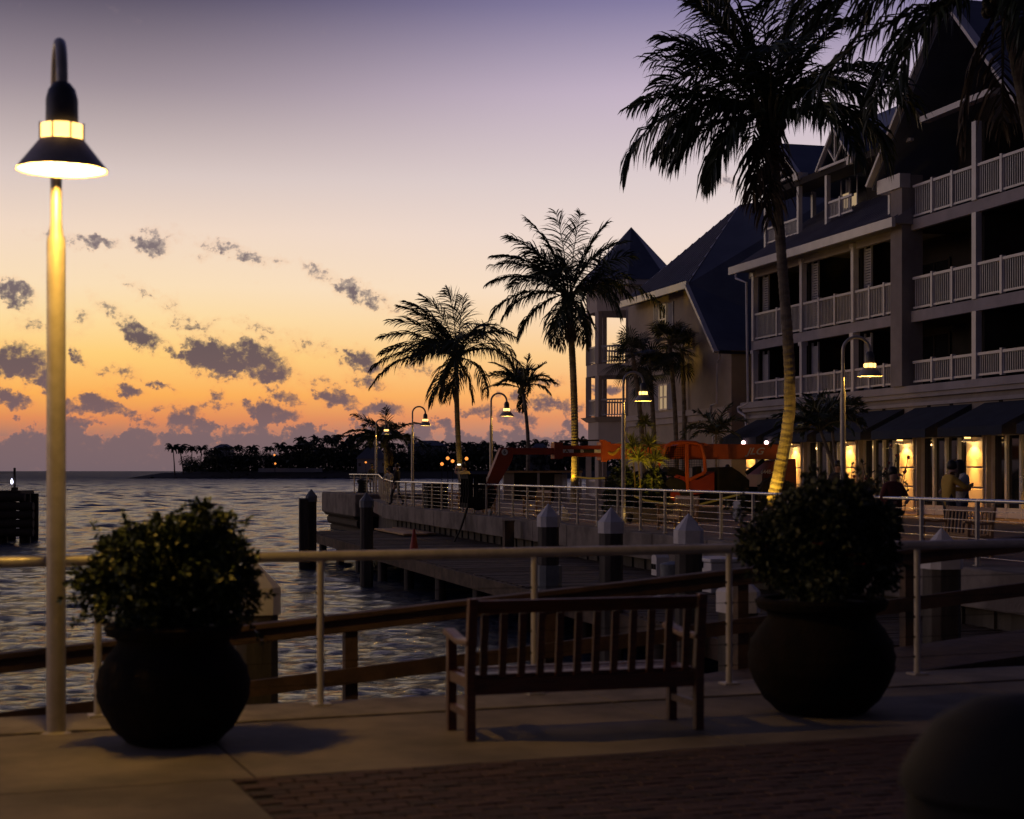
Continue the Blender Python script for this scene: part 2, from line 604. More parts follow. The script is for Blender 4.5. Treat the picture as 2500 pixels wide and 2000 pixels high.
def aim(frm, to):
    return (Vector(to) - Vector(frm)).to_track_quat('-Z', 'Y').to_euler()


# ================================================================== THE SETTING
# ------------------------------------------------------------------ water: one sheet with real chop
def make_water():
    rows = 1200
    ys = [-60.0, -20.0, 0.0, 6.0]
    y = 9.6
    while y < 1500:
        ys.append(y)
        y *= 1.0036
    for q in (2000, 3000, 5000, 9000, 16000, 30000):
        ys.append(float(q))
    ys = np.array(ys)
    inner = np.linspace(-1, 1, 430)
    outer = np.array([1.15, 1.5, 2.2, 4, 8])
    cols = np.concatenate([-outer[::-1], inner, outer])
    half = 0.345 * np.abs(ys) + 2.6
    Xg = cols[None, :] * half[:, None]
    Yg = np.repeat(ys[:, None], len(cols), 1)
    dy = np.gradient(ys)
    Z = np.zeros_like(Xg)
    DX = np.zeros_like(Xg)
    DYy = np.zeros_like(Xg)
    r = np.random.default_rng(3)
    for i in range(230):
        lam = 0.12 * (14.0 / 0.12) ** r.random()
        th = R(-84) + r.normal(0, .62)
        k = 2 * math.pi / lam
        kx, ky = k * math.cos(th), k * math.sin(th)
        amp = 0.0070 * lam * (0.5 + 1.0 * r.random())
        ph = r.random() * 6.283
        att = np.clip((lam / np.maximum(dy, .01) - 2.4) / 2.6, 0, 1) * np.clip(np.abs(ys) / (74 * lam), .03, 1) ** 1.35
        on = np.where(att > 0.004)[0]
        if not len(on):
            continue
        at_ = att[on][:, None]
        arg = kx * Xg[on] + ky * Yg[on] + ph
        Z[on] += amp * at_ * np.sin(arg)
        ca = amp * at_ * 0.5 * np.cos(arg)
        DX[on] += math.cos(th) * ca
        DYy[on] += math.sin(th) * ca
    fade = np.clip((np.abs(cols) < 1.05).astype(float), 0, 1)[None, :] * (ys > 8)[:, None]
    Z *= fade
    Xg = Xg - DX * fade * .9
    Yg = Yg - DYy * fade * .9
    nr, nc = Xg.shape
    co = np.stack([Xg, Yg, Z + WZ], -1).reshape(-1, 3)
    idx = np.arange(nr * nc).reshape(nr, nc)
    q = np.stack([idx[:-1, :-1], idx[:-1, 1:], idx[1:, 1:], idx[1:, :-1]], -1).reshape(-1, 4)
    me = bpy.data.meshes.new('water')
    me.vertices.add(len(co))
    me.vertices.foreach_set('co', co.astype(np.float32).ravel())
    me.loops.add(q.size)
    me.loops.foreach_set('vertex_index', q.astype(np.int32).ravel())
    me.polygons.add(len(q))
    me.polygons.foreach_set('loop_start', np.arange(0, q.size, 4, dtype=np.int32))
    me.polygons.foreach_set('use_smooth', np.ones(len(q), bool))
    me.update(calc_edges=True)
    m = bpy.data.materials.new('sea_water')
    m.use_nodes = True
    t = NT(m.node_tree)
    b = m.node_tree.nodes['Principled BSDF']
    b.inputs['Base Color'].default_value = (.014, .026, .058, 1)
    b.inputs['Roughness'].default_value = .07
    b.inputs['IOR'].default_value = 1.33
    tco = t.n.new('ShaderNodeTexCoord')
    mp = t.n.new('ShaderNodeMapping')
    t.l.new(tco.outputs['Object'], mp.inputs[0])
    mp.inputs['Rotation'].default_value = (0, 0, R(12))
    mp.inputs['Scale'].default_value = (.55, 1.0, 1)
    n1 = t.noise(mp.outputs[0], 5.2, 5, .66, .3)
    n2 = t.noise(mp.outputs[0], .55, 4, .6, .2)
    h = t.math('MULTIPLY_ADD', n2.outputs['Fac'], 1.6, n1.outputs['Fac'])
    far = t.vec('LENGTH', tco.outputs['Object'])
    t.l.new(t.smooth(far, 15, 900, .10, .55), b.inputs['Roughness'])
    bn = t.n.new('ShaderNodeBump')
    bn.inputs['Strength'].default_value = .85
    bn.inputs['Distance'].default_value = .34
    t.l.new(h, bn.inputs['Height'])
    t.l.new(bn.outputs[0], b.inputs['Normal'])
    me.materials.append(m)
    o = bpy.data.objects.new('water', me)
    COL.objects.link(o)
    o['kind'] = 'structure'
    return o


make_water()

# ------------------------------------------------------------------ near deck (frame s along the rail, n towards the water)
NS, NN = Vector((.9366, .3504, 0)), Vector((-.3504, .9366, 0))
N0 = Vector((.17, 12.40, 0))
NANG = math.atan2(.3504, .9366)


def ND(s, n, z=0.0):
    p = N0 + NS * s + NN * n
    return Vector((p.x, p.y, z))


def deck_root(name):
    o = bpy.data.objects.new(name, None)
    COL.objects.link(o)
    o.location = N0
    o.rotation_euler = (0, 0, NANG)
    o['kind'] = 'structure'
    return o


BRS, BRN = -2.78, -2.55          # corner of the brick field
deck = MB()
deck.span((-40, .20, -3.2), (14, -.56, -.004))
deck.span((-40, -.56, -3.2), (14, BRN, -.022))
deck.span((-40, BRN, -3.2), (BRS, -26, -.022))
deck.span((BRS, BRN, -3.2), (14, -26, -.075))
dk = deck.build('near_deck', 'concrete')
dk.location = N0
dk.rotation_euler = (0, 0, NANG)
dk['kind'] = 'structure'
# concrete slabs with open joints
slabs = deck_root('concrete_paving')
s = -24.0
while s < 13.5:
    L = 3.05
    b = MB()
    b.span((s + .006, .195, -.003), (s + L - .006, -.553, .012))
    bevel(b.build('kerb_slab', 'kerb_concrete', slabs), .012)
    b = MB()
    if s + L < BRS or s > BRS - .01:
        b.span((s + .006, -.567, -.02), (s + L - .006, BRN + .006, 0))
    else:
        b.span((s + .006, -.567, -.02), (s + L - .006, BRN + .006, 0))
    bevel(b.build('concrete_slab', 'concrete', slabs), .008)
    s += L
for i in range(4):
    for j in range(3):
        b = MB()
        b.span((BRS - .008 - i * 3.05, BRN - .006 - j * 3.4, -.02), (BRS + .008 - (i + 1) * 3.05, BRN + .006 - (j + 1) * 3.4, 0))
        bevel(b.build('concrete_slab', 'concrete', slabs), .008)
# brick pavers: running bond; nearest in view as parts, the rest joined
bricks = deck_root('brick_pavement')
bl, bw, gap = .205, .102, .006


def brick_mesh(i):
    b = MB()
    l2, w2 = (bl - gap) / 2, (bw - gap) / 2
    e = .007
    b.add([(-l2, -w2, -.06), (l2, -w2, -.06), (l2, w2, -.06), (-l2, w2, -.06),
           (-l2, -w2, -e), (l2, -w2, -e), (l2, w2, -e), (-l2, w2, -e),
           (-l2 + e, -w2 + e, 0), (l2 - e, -w2 + e, 0), (l2 - e, w2 - e, 0), (-l2 + e, w2 - e, 0)],
          [(0, 1, 5, 4), (1, 2, 6, 5), (2, 3, 7, 6), (3, 0, 4, 7), (4, 5, 9, 8), (5, 6, 10, 9), (6, 7, 11, 10), (7, 4, 8, 11), (8, 9, 10, 11)])
    return b


pmat('brick_pale', (.10, .054, .043), (.056, .032, .026), 7, .85, bump=.5, bscale=60)
pmat('brick_dark', (.052, .029, .025), (.03, .018, .015), 7, .85, bump=.5, bscale=60)
protos = []
for nm in ('brick', 'brick_pale', 'brick_dark'):
    o = brick_mesh(0).build('brick', nm, bricks)
    protos.append(o)
rest = MB()
cells = []
row = 0
n = BRN - .003
while n > -9.5:
    s = BRS + .004 + (0 if row % 2 == 0 else bl / 2)
    while s < 10:
        p = ND(s + bl / 2, n - bw / 2)
        ok = p.y > 7.3
        if ok:
            px, py = CX + FPX * p.x / p.y, HY + FPX * EYE / p.y
            vis = 0 < px < 2500 and py < 2000
            cells.append((0 if vis else 1, p.y + abs(px - 1000) / 500.0, s + bl / 2, n - bw / 2))
        else:
            cells.append((2, 0, s + bl / 2, n - bw / 2))
        s += bl
    n -= bw
    row += 1
cells.sort()
for i, (a_, d_, s, n) in enumerate(cells):
    z = random.uniform(-.004, .003)
    rz = random.uniform(-.012, .012)
    if i < 300:
        src = protos[random.choice((0, 0, 1, 2))] if i >= 3 else protos[i]
        o = src if i < 3 else src.copy()
        if i >= 3:
            COL.objects.link(o)
        o.location = (s, n, z)
        o.rotation_euler = (0, 0, rz)
    elif a_ < 2:
        l2, w2 = (bl - gap) / 2, (bw - gap) / 2
        rest.add([(s - l2, n - w2, -.05), (s + l2, n - w2, -.05), (s + l2, n + w2, -.05), (s - l2, n + w2, -.05),
                  (s - l2, n - w2, z), (s + l2, n - w2, z), (s + l2, n + w2, z), (s - l2, n + w2, z)],
                 [(4, 5, 6, 7), (0, 1, 5, 4), (1, 2, 6, 5), (2, 3, 7, 6), (3, 0, 4, 7)])
rest.build('brick_field', 'brick', bricks, kind='stuff')
b = MB()
b.span((BRS, BRN, -.07), (14, -26, -.012))
b.build('joint_sand', 'joint_sand', bricks, kind='stuff')
b = MB()
b.span((BRS, -9.6, -.06), (14, -26, .0))
b.build('far_paving', 'brick', bricks, kind='stuff')

# ------------------------------------------------------------------ promenade / pier
PIER = [(-2, 13.52), (-72.3, 13.52), (-88, 15.6), (-97, 15.3), (-128, 25.6), (-128, 62), (-2, 62)]
b = MB()
b.prism([W(u, v, PZ - .56) for u, v in PIER], (0, 0, .56))
pv = b.build('promenade', 'promenade_paving')
pv['kind'] = 'structure'
# sea wall under the promenade, and the cast kerb that carries the railing
sw = thing('sea_wall', 'stained concrete sea wall under the promenade with a thick cast edge', 'sea wall', W(-40, 13.8, 0), ANG)
o3 = (-40, 13.8, 0)
b = MB(o3)
b.span((-2, 13.95, -3.4), (-72, 60, PZ - .57))
b.prism([(-72, 13.95, -3.4), (-88, 16.1, -3.4), (-97, 15.9, -3.4), (-127, 26, -3.4), (-127, 60, -3.4), (-72, 60, -3.4)], (0, 0, 2.99))
b.build('wall', 'pier_wall', sw)
u = -2.0
while u > -72.2:
    u2 = max(u - 3.5, -72.4)
    b = MB(o3)
    b.span((u - .012, 13.42, -.42 + random.uniform(-.02, .02)), (u2 + .012, 14.35, PZ + .03))
    bevel(b.build('edge_block', 'pier_concrete', sw), .035)
    u = u2 - 1e-4
for (ua, va, ub, vb) in ((-72.4, 13.5, -80, 14.55), (-80, 14.55, -88, 15.55)):
    b = MB(o3)
    b.prism([(ua, va, -.34), (ub, vb, -.34), (ub, vb + .9, -.34), (ua, va + .9, -.34)], (0, 0, .34 + PZ + .04))
    b.build('edge_block', 'pier_concrete', sw)
# sheet-pile ribs
b = MB(o3)
u = -3.0
while u > -72:
    b.box((u, 13.93, -1.9), (.46, .07, 2.9))
    u -= .95
b.build('wall_ribs', 'pier_wall', sw)
# heavy pier head at the far end
ph = thing('concrete_pier', 'dark battered concrete pier end with rubber fenders at the far left of the promenade', 'pier', W(-92, 16, 0), ANG)
o3 = (-92, 16, 0)
b = MB(o3)
b.span((-86.5, 14.6, -.75), (-98.5, 18.6, PZ + .28))
bevel(b.build('head_block', 'pier_concrete', ph), .08)
b = MB(o3)
b.span((-87.5, 15.5, -3.4), (-97.5, 18.0, -.72))
b.build('head_wall', 'wood_dark', ph)
for i, z in enumerate((-.65, -1.15, -1.62)):
    b = MB(o3)
    b.tube([(-87.2, 14.9 + .2 * i, z), (-97.8, 14.9 + .2 * i, z)], .30, 9)
    b.build('fender', 'wood_dark', ph, smooth=True)

# ------------------------------------------------------------------ timber dock below the promenade
DZ = -.76
U0, U1 = -21.0, -66.5
dockr = thing('timber_dock', 'low weathered timber dock on posts below the promenade', 'dock', W(-45, 11, DZ), ANG)
o3 = (-45, 11, DZ)
b = MB(o3)
u = U0
i = 0
while u > U1:
    b.span((u, VDOCK + random.uniform(-.05, .05), DZ - .05), (u - .14, 13.88, DZ + random.uniform(-.006, .006)))
    u -= .148
b.build('decking', 'dock_timber', dockr, kind='stuff')
b = MB(o3)
u = U0
while u > U1 + .5:
    u2 = max(u - 4.2, U1)
    b = MB(o3)
    b.span((u - .01, VDOCK - .10, DZ - .34), (u2 + .01, VDOCK + .02, DZ - .02))
    b.build('fascia_board', 'dock_timber', dockr)
    b = MB(o3)
    b.span((u - .05, VDOCK + .12, DZ - .34), (u - .25, 13.7, DZ - .06))
    b.build('joist', 'dock_timber', dockr)
    for v in (VDOCK + .15, 11.6):
        b = MB(o3)
        b.tube([(u - .4, v, -3.0), (u - .4, v, DZ - .06)], .15, 9)
        b.build('dock_post', 'pile_timber', dockr, smooth=True)
    u = u2


# ------------------------------------------------------------------ capped mooring piles
def make_pile(loc, label, wd=.40, top=1.07, cap=.46, wrap=False, rot=0.0, capmat='pile_cap', flat=False, sh=.2):
    t = thing('mooring_pile', label, 'pile', loc, rot, 'white capped mooring piles')
    h = wd / 2
    b = MB()
    c = h * .42

    def octa(hh, z):
        cc = hh * .42
        return [(-hh, -hh + cc, z), (-hh + cc, -hh, z), (hh - cc, -hh, z), (hh, -hh + cc, z), (hh, hh - cc, z), (hh - cc, hh, z), (-hh + cc, hh, z), (-hh, hh - cc, z)]
    zs = top - cap
    lo, hi = octa(h * .9, -3.2), octa(h * .9, zs - .002)
    b.add(lo + hi, [tuple(range(7, -1, -1)), tuple(range(8, 16))] + [(i, (i + 1) % 8, 8 + (i + 1) % 8, 8 + i) for i in range(8)])
    b.build('pile_shaft', 'pile_timber', t)
    b = MB()
    lo, hi = octa(h, zs), octa(h, zs + sh)
    tip = [(0, 0, top)]
    b.add(lo + hi + tip, [tuple(range(7, -1, -1))] + [(i, (i + 1) % 8, 8 + (i + 1) % 8, 8 + i) for i in range(8)] +
          [(8 + i, 8 + (i + 1) % 8, 16) for i in range(8)])
    b.build('pile_cap', capmat, t)
    if wrap:
        b = MB()
        lo, hi = octa(h * 1.16, -3.2), octa(h * 1.16, zs - .75)
        b.add(lo + hi, [tuple(range(7, -1, -1)), tuple(range(8, 16))] + [(i, (i + 1) % 8, 8 + (i + 1) % 8, 8 + i) for i in range(8)])
        b.build('pile_sleeve', 'pile_wrap', t)
    return t


make_pile(gx(1339, 32, 0), 'white capped pile with blue grey sleeve, left of the three middle piles', wrap=True, rot=R(18))
make_pile(gx(1492, 28.7, 0), 'white capped pile in front of the pole of the street lamp, middle of three', rot=R(24))
make_pile(gx(1681, 24.6, 0), 'largest white capped pile beside the white dock box', rot=R(12))
make_pile(gx(895, 49, 0), 'dark grey capped pile at the corner of the far pier head', rot=R(16), capmat='pile_wrap')
make_pile(gx(760, 58, 0), 'farthest pile standing alone in the water at the dock end', rot=R(10), capmat='pile_wrap')
make_pile(gx(2299, 18.3, 0), 'white capped pile behind the rail at the far right', rot=R(14))
make_pile(gx(622, 14.7, 0), 'broad pile with white cap behind the left potted bush', wd=.42, top=.90, cap=.48, rot=R(20), sh=.24)
make_pile(gx(1802, 17.2, 0), 'low white capped pile behind the right end of the bench', wd=.40, top=.66, cap=.44, rot=R(18), sh=.22)
make_pile(gx(1375, 50.5, 0), 'small warm lit capped pile against the sea wall', wd=.34, top=.66, cap=.5, rot=R(16), sh=.26)
for px, Y, tp, lb in ((1241, 50.5, .13, 'square brown fender post against the sea wall'), (741, 57.6, .70, 'blunt dark post bolted to the farthest pile')):
    t = thing('fender_post', lb, 'post', gx(px, Y, 0), ANG)
    b = MB()
    b.box((0, 0, (tp - 3.2) / 2), (.3, .3, tp + 3.2))
    bevel(b.build('post', 'pile_timber' if Y > 55 else 'dock_timber', t), .02)
    b = MB()
    b.box((0, 0, tp + .02), (.33, .33, .05))
    b.build('post_cap', 'pile_wrap' if Y > 55 else 'dock_timber', t)

# ------------------------------------------------------------------ dolphin at the left edge
dl = thing('mooring_dolphin', 'dark timber dolphin with stacked log fenders at the left edge', 'dolphin', gx(20, 79, WZ))
b = MB()
for i in range(4):
    for j in range(2):
        x = -2.6 + i * 1.15
        if i == 3:
            x -= .05
        b = MB()
        b.tube([(x, j * 1.3, -2.2), (x + .02, j * 1.3, 2.35)], .27, 10)
        b.build('pile', 'wood_dark', dl, smooth=True)
for k in range(5):
    b = MB()
    b.tube([(-3.4, -.45, .5 + k * .42), (1.35 if k < 4 else .95, -.45, .5 + k * .42)], .205, 10)
    b.build('log_fender', 'wood_dark', dl, smooth=True)
b = MB()
b.span((-3.4, -.5, 2.3), (.75, 1.7, 2.5))
b.build('platform', 'wood_dark', dl)
b = MB()
b.box((.25, .2, 3.05), (.09, .09, 1.1))
b.box((.25, .2, 2.58), (.26, .26, .16))
b.build('beacon_post', 'wood_dark', dl)
b = MB()
b.tube([(-3.4, .2, 3.35), (.25, .2, 3.35)], .012, 5)
b.tube([(-3.4, .2, 2.9), (.25, .2, 2.9)], .012, 5)
b.build('wire_rail', 'crane_dark', dl)
b = MB()
b.lathe([(.03, 2.82), (.07, 2.9), (.05, 3.0), (.01, 3.08)], 8, (.14, .12, 0))
b.build('beacon', 'beacon', dl)

# ================================================================== ISLAND
b = MB()
ring = []
prof = [(-170, 716), (-120, 712), (-60, 708), (10, 706), (90, 706), (200, 712), (260, 760), (240, 900), (60, 960), (-90, 900), (-140, 800)]
nn = len(prof)
cxI, cyI = 40, 800
vs = []
for lv, (sc, z) in enumerate(((1.02, WZ - 1), (1.0, WZ + .1), (.93, .6), (.86, 1.6), (.7, 2.0), (.02, 2.4))):
    for (x, y) in prof:
        jit = random.uniform(-1.5, 1.5) if lv < 3 else 0
        vs.append((cxI + (x - cxI) * sc + jit, cyI + (y - cyI) * sc + jit * .4, z + (random.uniform(-.25, .25) if 1 < lv < 4 else 0)))
fs = []
for lv in range(5):
    for i in range(nn):
        j = (i + 1) % nn
        fs.append((lv * nn + i, lv * nn + j, (lv + 1) * nn + j, (lv + 1) * nn + i))
b.add(vs, fs)
isl = b.build('island_ground', 'island_soil', smooth=True)
isl['kind'] = 'structure'
# riprap along the shore
b = MB()
for i in range(900):
    x = random.uniform(-166, 200)
    t = random.random()
    y = 708 + t * 12 + max(0, (-60 - x)) * .06
    if x < -120:
        z = WZ + .2 + t * 2.2 * (x + 168) / 48
    else:
        z = WZ + .2 + t * 2.6
    r = random.uniform(.5, 1.1)
    vs = [(x + random.uniform(-r, r), y + random.uniform(-r, r), z + random.uniform(-r, r) * .7) for _ in range(6)]
    b.add(vs, [(0, 1, 2), (2, 3, 0), (3, 4, 5), (5, 1, 0), (1, 4, 2), (0, 3, 5), (2, 4, 3), (1, 5, 4)])
b.build('shore_rocks', 'rock', kind='stuff')


def low_palm(h, lean, seed):
    r = random.Random(seed)
    t = thing('palm_tree', '', 'palm tree')
    b = MB()
    b.tube([(0, 0, -.5), (lean * .3, 0, h * .4), (lean, 0, h)], [.28, .2, .16], 5)
    b.build('trunk', 'island_trunk', t)
    b = MB()
    for i in range(22):
        a = r.random() * 6.283
        e0, L = R(r.uniform(5, 80)), r.uniform(2.6, 3.8)
        p = Vector((lean, 0, h))
        pts = [p.copy()]
        e = e0
        for k in range(5):
            d = Vector((math.cos(a) * math.cos(e), math.sin(a) * math.cos(e), math.sin(e)))
            p = p + d * L / 5
            pts.append(p.copy())
            e -= R(24)
        side = Vector((-math.sin(a), math.cos(a), 0))
        for k in range(5):
            w0, w1 = (.5 - .06 * k, .5 - .06 * (k + 1))
            dn0, dn1 = Vector((0, 0, -.55 + .07 * k)), Vector((0, 0, -.55 + .07 * (k + 1)))
            for sg in (-1, 1):
                q = [pts[k], pts[k + 1], pts[k + 1] + side * sg * w1 + dn1, pts[k] + side * sg * w0 + dn0]
                b.add(q, [(0, 1, 2, 3)])
    b.build('crown', 'island_leaf', t)
    return t


def low_tree(rad, h, seed):
    r = random.Random(seed)
    t = thing('broadleaf_tree', '', 'tree')
    b = MB()
    b.tube([(0, 0, -.5), (r.uniform(-.4, .4), 0, h * .6)], [.4, .2], 5)
    b.build('trunk', 'island_trunk', t)
    b = MB()
    for i in range(520):
        while True:
            p = Vector((r.uniform(-1, 1), r.uniform(-1, 1), r.uniform(-1, 1)))
            if p.length < 1:
                break
        p = p * (.55 + .45 * r.random()) if p.length < .5 else p
        p = Vector((p.x * rad, p.y * rad, h * .62 + p.z * h * .40))
        sz = r.uniform(.28, .62)
        q = [p + Vector((r.uniform(-sz, sz), r.uniform(-sz, sz), r.uniform(-sz, sz))) for _ in range(3)]
        b.add(q, [(0, 1, 2)])
    b.build('crown', 'island_leaf', t)
    return t


pal_p = [low_palm(8.5, .8, 1), low_palm(10.5, -.6, 2), low_palm(11.5, 1.4, 3), low_palm(7.2, -1.2, 4)]
tree_p = [low_tree(4.2, 7.5, 11), low_tree(5.0, 9.0, 12), low_tree(3.4, 6.0, 13), low_tree(5.4, 8.0, 14)]
used = set()


def put(protos, i, x, y, z, sc, rz, label, group):
    src = protos[i]
    if i in used and src.name.startswith(protos[0].name.split('.')[0]) and (src.name in used):
        o = copy_tree(src)
    elif src.name in used:
        o = copy_tree(src)
    else:
        o = src
        used.add(src.name)
    o.location = (x, y, z)
    o.scale = (sc, sc, sc)
    o.rotation_euler = (0, 0, rz)
    tag(o, label, None, group)
    return o


put(pal_p, 0, -148, 719, .6, 1.30, 2.6, 'leftmost palm alone on the rocky island tip', 'palms on the island tip')
put(pal_p, 3, -144.5, 721, .8, 1.5, .4, 'second palm on the rocky island tip', 'palms on the island tip')
put(pal_p, 0, -141.5, 722, .9, 1.2, 1.2, 'third thin palm on the rocky island tip', 'palms on the island tip')
r = random.Random(5)
def sky_h(px):
    # top of the tree line in the photograph, in pixels above the horizon
    pts = [(480, 70), (520, 62), (560, 68), (610, 70), (660, 66), (700, 80), (740, 92), (780, 100), (830, 96), (880, 100), (930, 92), (1000, 84), (1060, 78), (1130, 84), (1200, 86), (1300, 80), (1400, 88), (1500, 80), (1700, 80)]
    for (a, ha), (c, hc) in zip(pts, pts[1:]):
        if a <= px <= c:
            return ha + (hc - ha) * (px - a) / (c - a)
    return 78
for i in range(58):
    px = 488 + i * 17.0 + r.uniform(-8, 8)
    Y = r.uniform(728, 765)
    x = (px - CX) / FPX * Y
    top = EYE + sky_h(px) * r.uniform(.80, 1.04) / FPX * Y
    k = r.randrange(4)
    base_h = (8.5, 10.5, 11.5, 7.2)[k] + 2.4
    sc = (top - 1.5) / base_h
    put(pal_p, k, x, Y, 1.6, sc, r.random() * 6.28, 'dark palm in the tree line of the island', 'palms in the island tree line')
for i in range(84):
    px = 462 + i * 11.8 + r.uniform(-8, 8)
    Y = r.uniform(724, 775)
    x = (px - CX) / FPX * Y
    hh = sky_h(px) * (r.uniform(.45, .84) if px > 500 else r.uniform(.3, .5))
    top = EYE + hh / FPX * Y
    k = r.randrange(4)
    sc = (top - 1.5) / (7.5, 9.0, 6.0, 8.0)[k]
    put(tree_p, k, x, Y, 1.5, sc * r.uniform(.96, 1.04), r.random() * 6.28, 'dark broadleaf tree massed on the island', 'broadleaf trees on the island')
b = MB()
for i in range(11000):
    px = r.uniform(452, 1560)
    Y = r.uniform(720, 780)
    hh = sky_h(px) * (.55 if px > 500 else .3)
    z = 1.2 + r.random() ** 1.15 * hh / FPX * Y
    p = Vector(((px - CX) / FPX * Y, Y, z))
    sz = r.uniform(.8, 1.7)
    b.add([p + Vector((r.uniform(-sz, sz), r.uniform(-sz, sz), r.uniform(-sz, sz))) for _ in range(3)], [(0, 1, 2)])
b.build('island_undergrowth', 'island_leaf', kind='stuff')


def island_house(px0, px1, Y, ze, zr, label, lit=()):
    x0, x1 = (px0 - CX) / FPX * Y, (px1 - CX) / FPX * Y
    t = thing('island_house', label, 'house', ((x0 + x1) / 2, Y, 1.4))
    h = (x1 - x0) / 2
    b = MB()
    b.span((-h * .9, 0, -.5), (h * .9, 9, ze - 1.4))
    b.build('wall', 'island_wall', t)
    b = MB()
    zz, zt = ze - 1.4, zr - 1.4
    b.add([(-h, -.7, zz), (h, -.7, zz), (h, 9.7, zz), (-h, 9.7, zz), (-h * .35, 4.5, zt), (h * .35, 4.5, zt)],
          [(0, 1, 5, 4), (1, 2, 5), (2, 3, 4, 5), (3, 0, 4), (3, 2, 1, 0)])
    b.build('roof', 'island_roof', t)
    nwin = max(2, int(h / 2))
    for i in range(nwin):
        b = MB()
        x = -h * .75 + i * 1.5 * h / max(1, nwin - 1)
        b.box((x, -.06, (zz) * .55), (1.1, .1, 1.5))
        b.build('window', 'curtain' if i in lit else 'dark_glass', t)
    return t


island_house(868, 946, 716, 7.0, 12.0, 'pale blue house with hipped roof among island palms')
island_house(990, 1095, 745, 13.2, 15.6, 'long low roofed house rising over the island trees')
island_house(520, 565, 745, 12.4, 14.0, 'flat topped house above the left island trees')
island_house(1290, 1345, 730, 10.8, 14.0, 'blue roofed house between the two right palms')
t = thing('shore_wall', 'pale low wall along the island shore', 'wall', (-105, 717, 0))
b = MB()
b.span((-6, 0, 1.2), (22, .5, 2.9))
b.build('wall', 'island_wall', t)
for px, py, Y, lb in ((670, 1111, 712, 'upper orange lamp glowing on the island shore'), (672, 1132, 712, 'lower orange lamp glowing on the island shore'), (893, 1129, 712, 'small yellow lamp by the pale blue island house')):
    p = at(px, py, Y)
    t = thing('shore_lamp', lb, 'lamp', (p.x, p.y, 1.0), 0, 'lamps on the island shore')
    b = MB()
    b.tube([(0, 0, 0), (0, 0, p.z - 1.0)], .08, 5)
    b.build('post', 'crane_dark', t)
    b = MB()
    b.sphere((0, 0, p.z - 1.0), .42, 8, 6)
    b.build('globe', 'globe_orange', t, smooth=True)

# ================================================================== HOTEL
hotel = thing('hotel_building', 'beige waterfront hotel with white balconies, navy roofs, dormers and corner turret', 'hotel', W(-60, VF, PZ), ANG)
HO = (-60, VF, PZ)


def hp(name, mb, mat, parent=None, smooth=False, kind=None):
    return mb.build(name, mat, parent or hotel, smooth, kind)


def hmb():
    return MB(HO)


F2, F3, F4, EAVE = 4.60, 7.30, 10.55, 10.45
uA0 = fu(1838, VF)                      # left corner of the balcony block
posts_A = [fu(1843, VF), fu(1961, VF), fu(2087, VF)]
uC0, uC1 = fu(2200, VF), fu(2228, VF)   # the broad pier between the blocks
posts_B = [fu(2385, VF), fu(2385, VF) + 4.6, fu(2385, VF) + 9.2, fu(2385, VF) + 13.8]
uEND = posts_B[-1]
DEPTH = 2.3
# -- inner walls, floors, back of building
b = hmb()
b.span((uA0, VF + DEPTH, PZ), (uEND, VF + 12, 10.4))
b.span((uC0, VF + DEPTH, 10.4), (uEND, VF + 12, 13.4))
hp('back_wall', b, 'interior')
for (z, ua, ub) in ((F2, uA0, uEND), (F3, uA0, uEND), (F4, uC0, uEND)):
    b = hmb()
    b.span((ua + .05, VF + .10, z - .30), (ub, VF + DEPTH + .02, z))
    hp('floor_slab', b, 'interior')
    b = hmb()
    if z > F2:
        b.span((ua - .04, VF - .06, z - .34), (uC0 - .002, VF + .12, z + .05)) if z < F4 else None
        b.span((uC1 + .002, VF - .06, z - .34), (ub, VF + .12, z + .05))
        hp('balcony_beam', b, 'stucco_pale')
# -- balcony partition walls and doors
for i, u in enumerate([uA0 + .1] + posts_A[1:] + posts_B[:-1]):
    b = hmb()
    b.span((u - .07, VF + .25, F2), (u + .07, VF + DEPTH + .05, EAVE if u < uC0 else 13.2))
    hp('partition_wall', b, 'interior')
bays = [(posts_A[0], posts_A[1]), (posts_A[1], posts_A[2]), (posts_A[2], uC0), (uC1, posts_B[0]), (posts_B[0], posts_B[1]), (posts_B[1], posts_B[2])]
for bi, (ua, ub) in enumerate(bays):
    for z in ((F2, F3) if bi < 3 else (F2, F3, F4)):
        b = hmb()
        b.span((ua + .9, VF + DEPTH - .05, z + .02), (ub - .5, VF + DEPTH - .01, z + 2.15))
        d = hp('balcony_door', b, 'dark_glass')
        b = hmb()
        for uu in (ua + .9, (ua + ub) / 2 + .2, ub - .5):
            b.span((uu - .035, VF + DEPTH - .09, z + .02), (uu + .035, VF + DEPTH - .052, z + 2.2))
        b.span((ua + .87, VF + DEPTH - .09, z + 2.15), (ub - .47, VF + DEPTH - .052, z + 2.23))
        b.build('door_frame', 'interior', d)
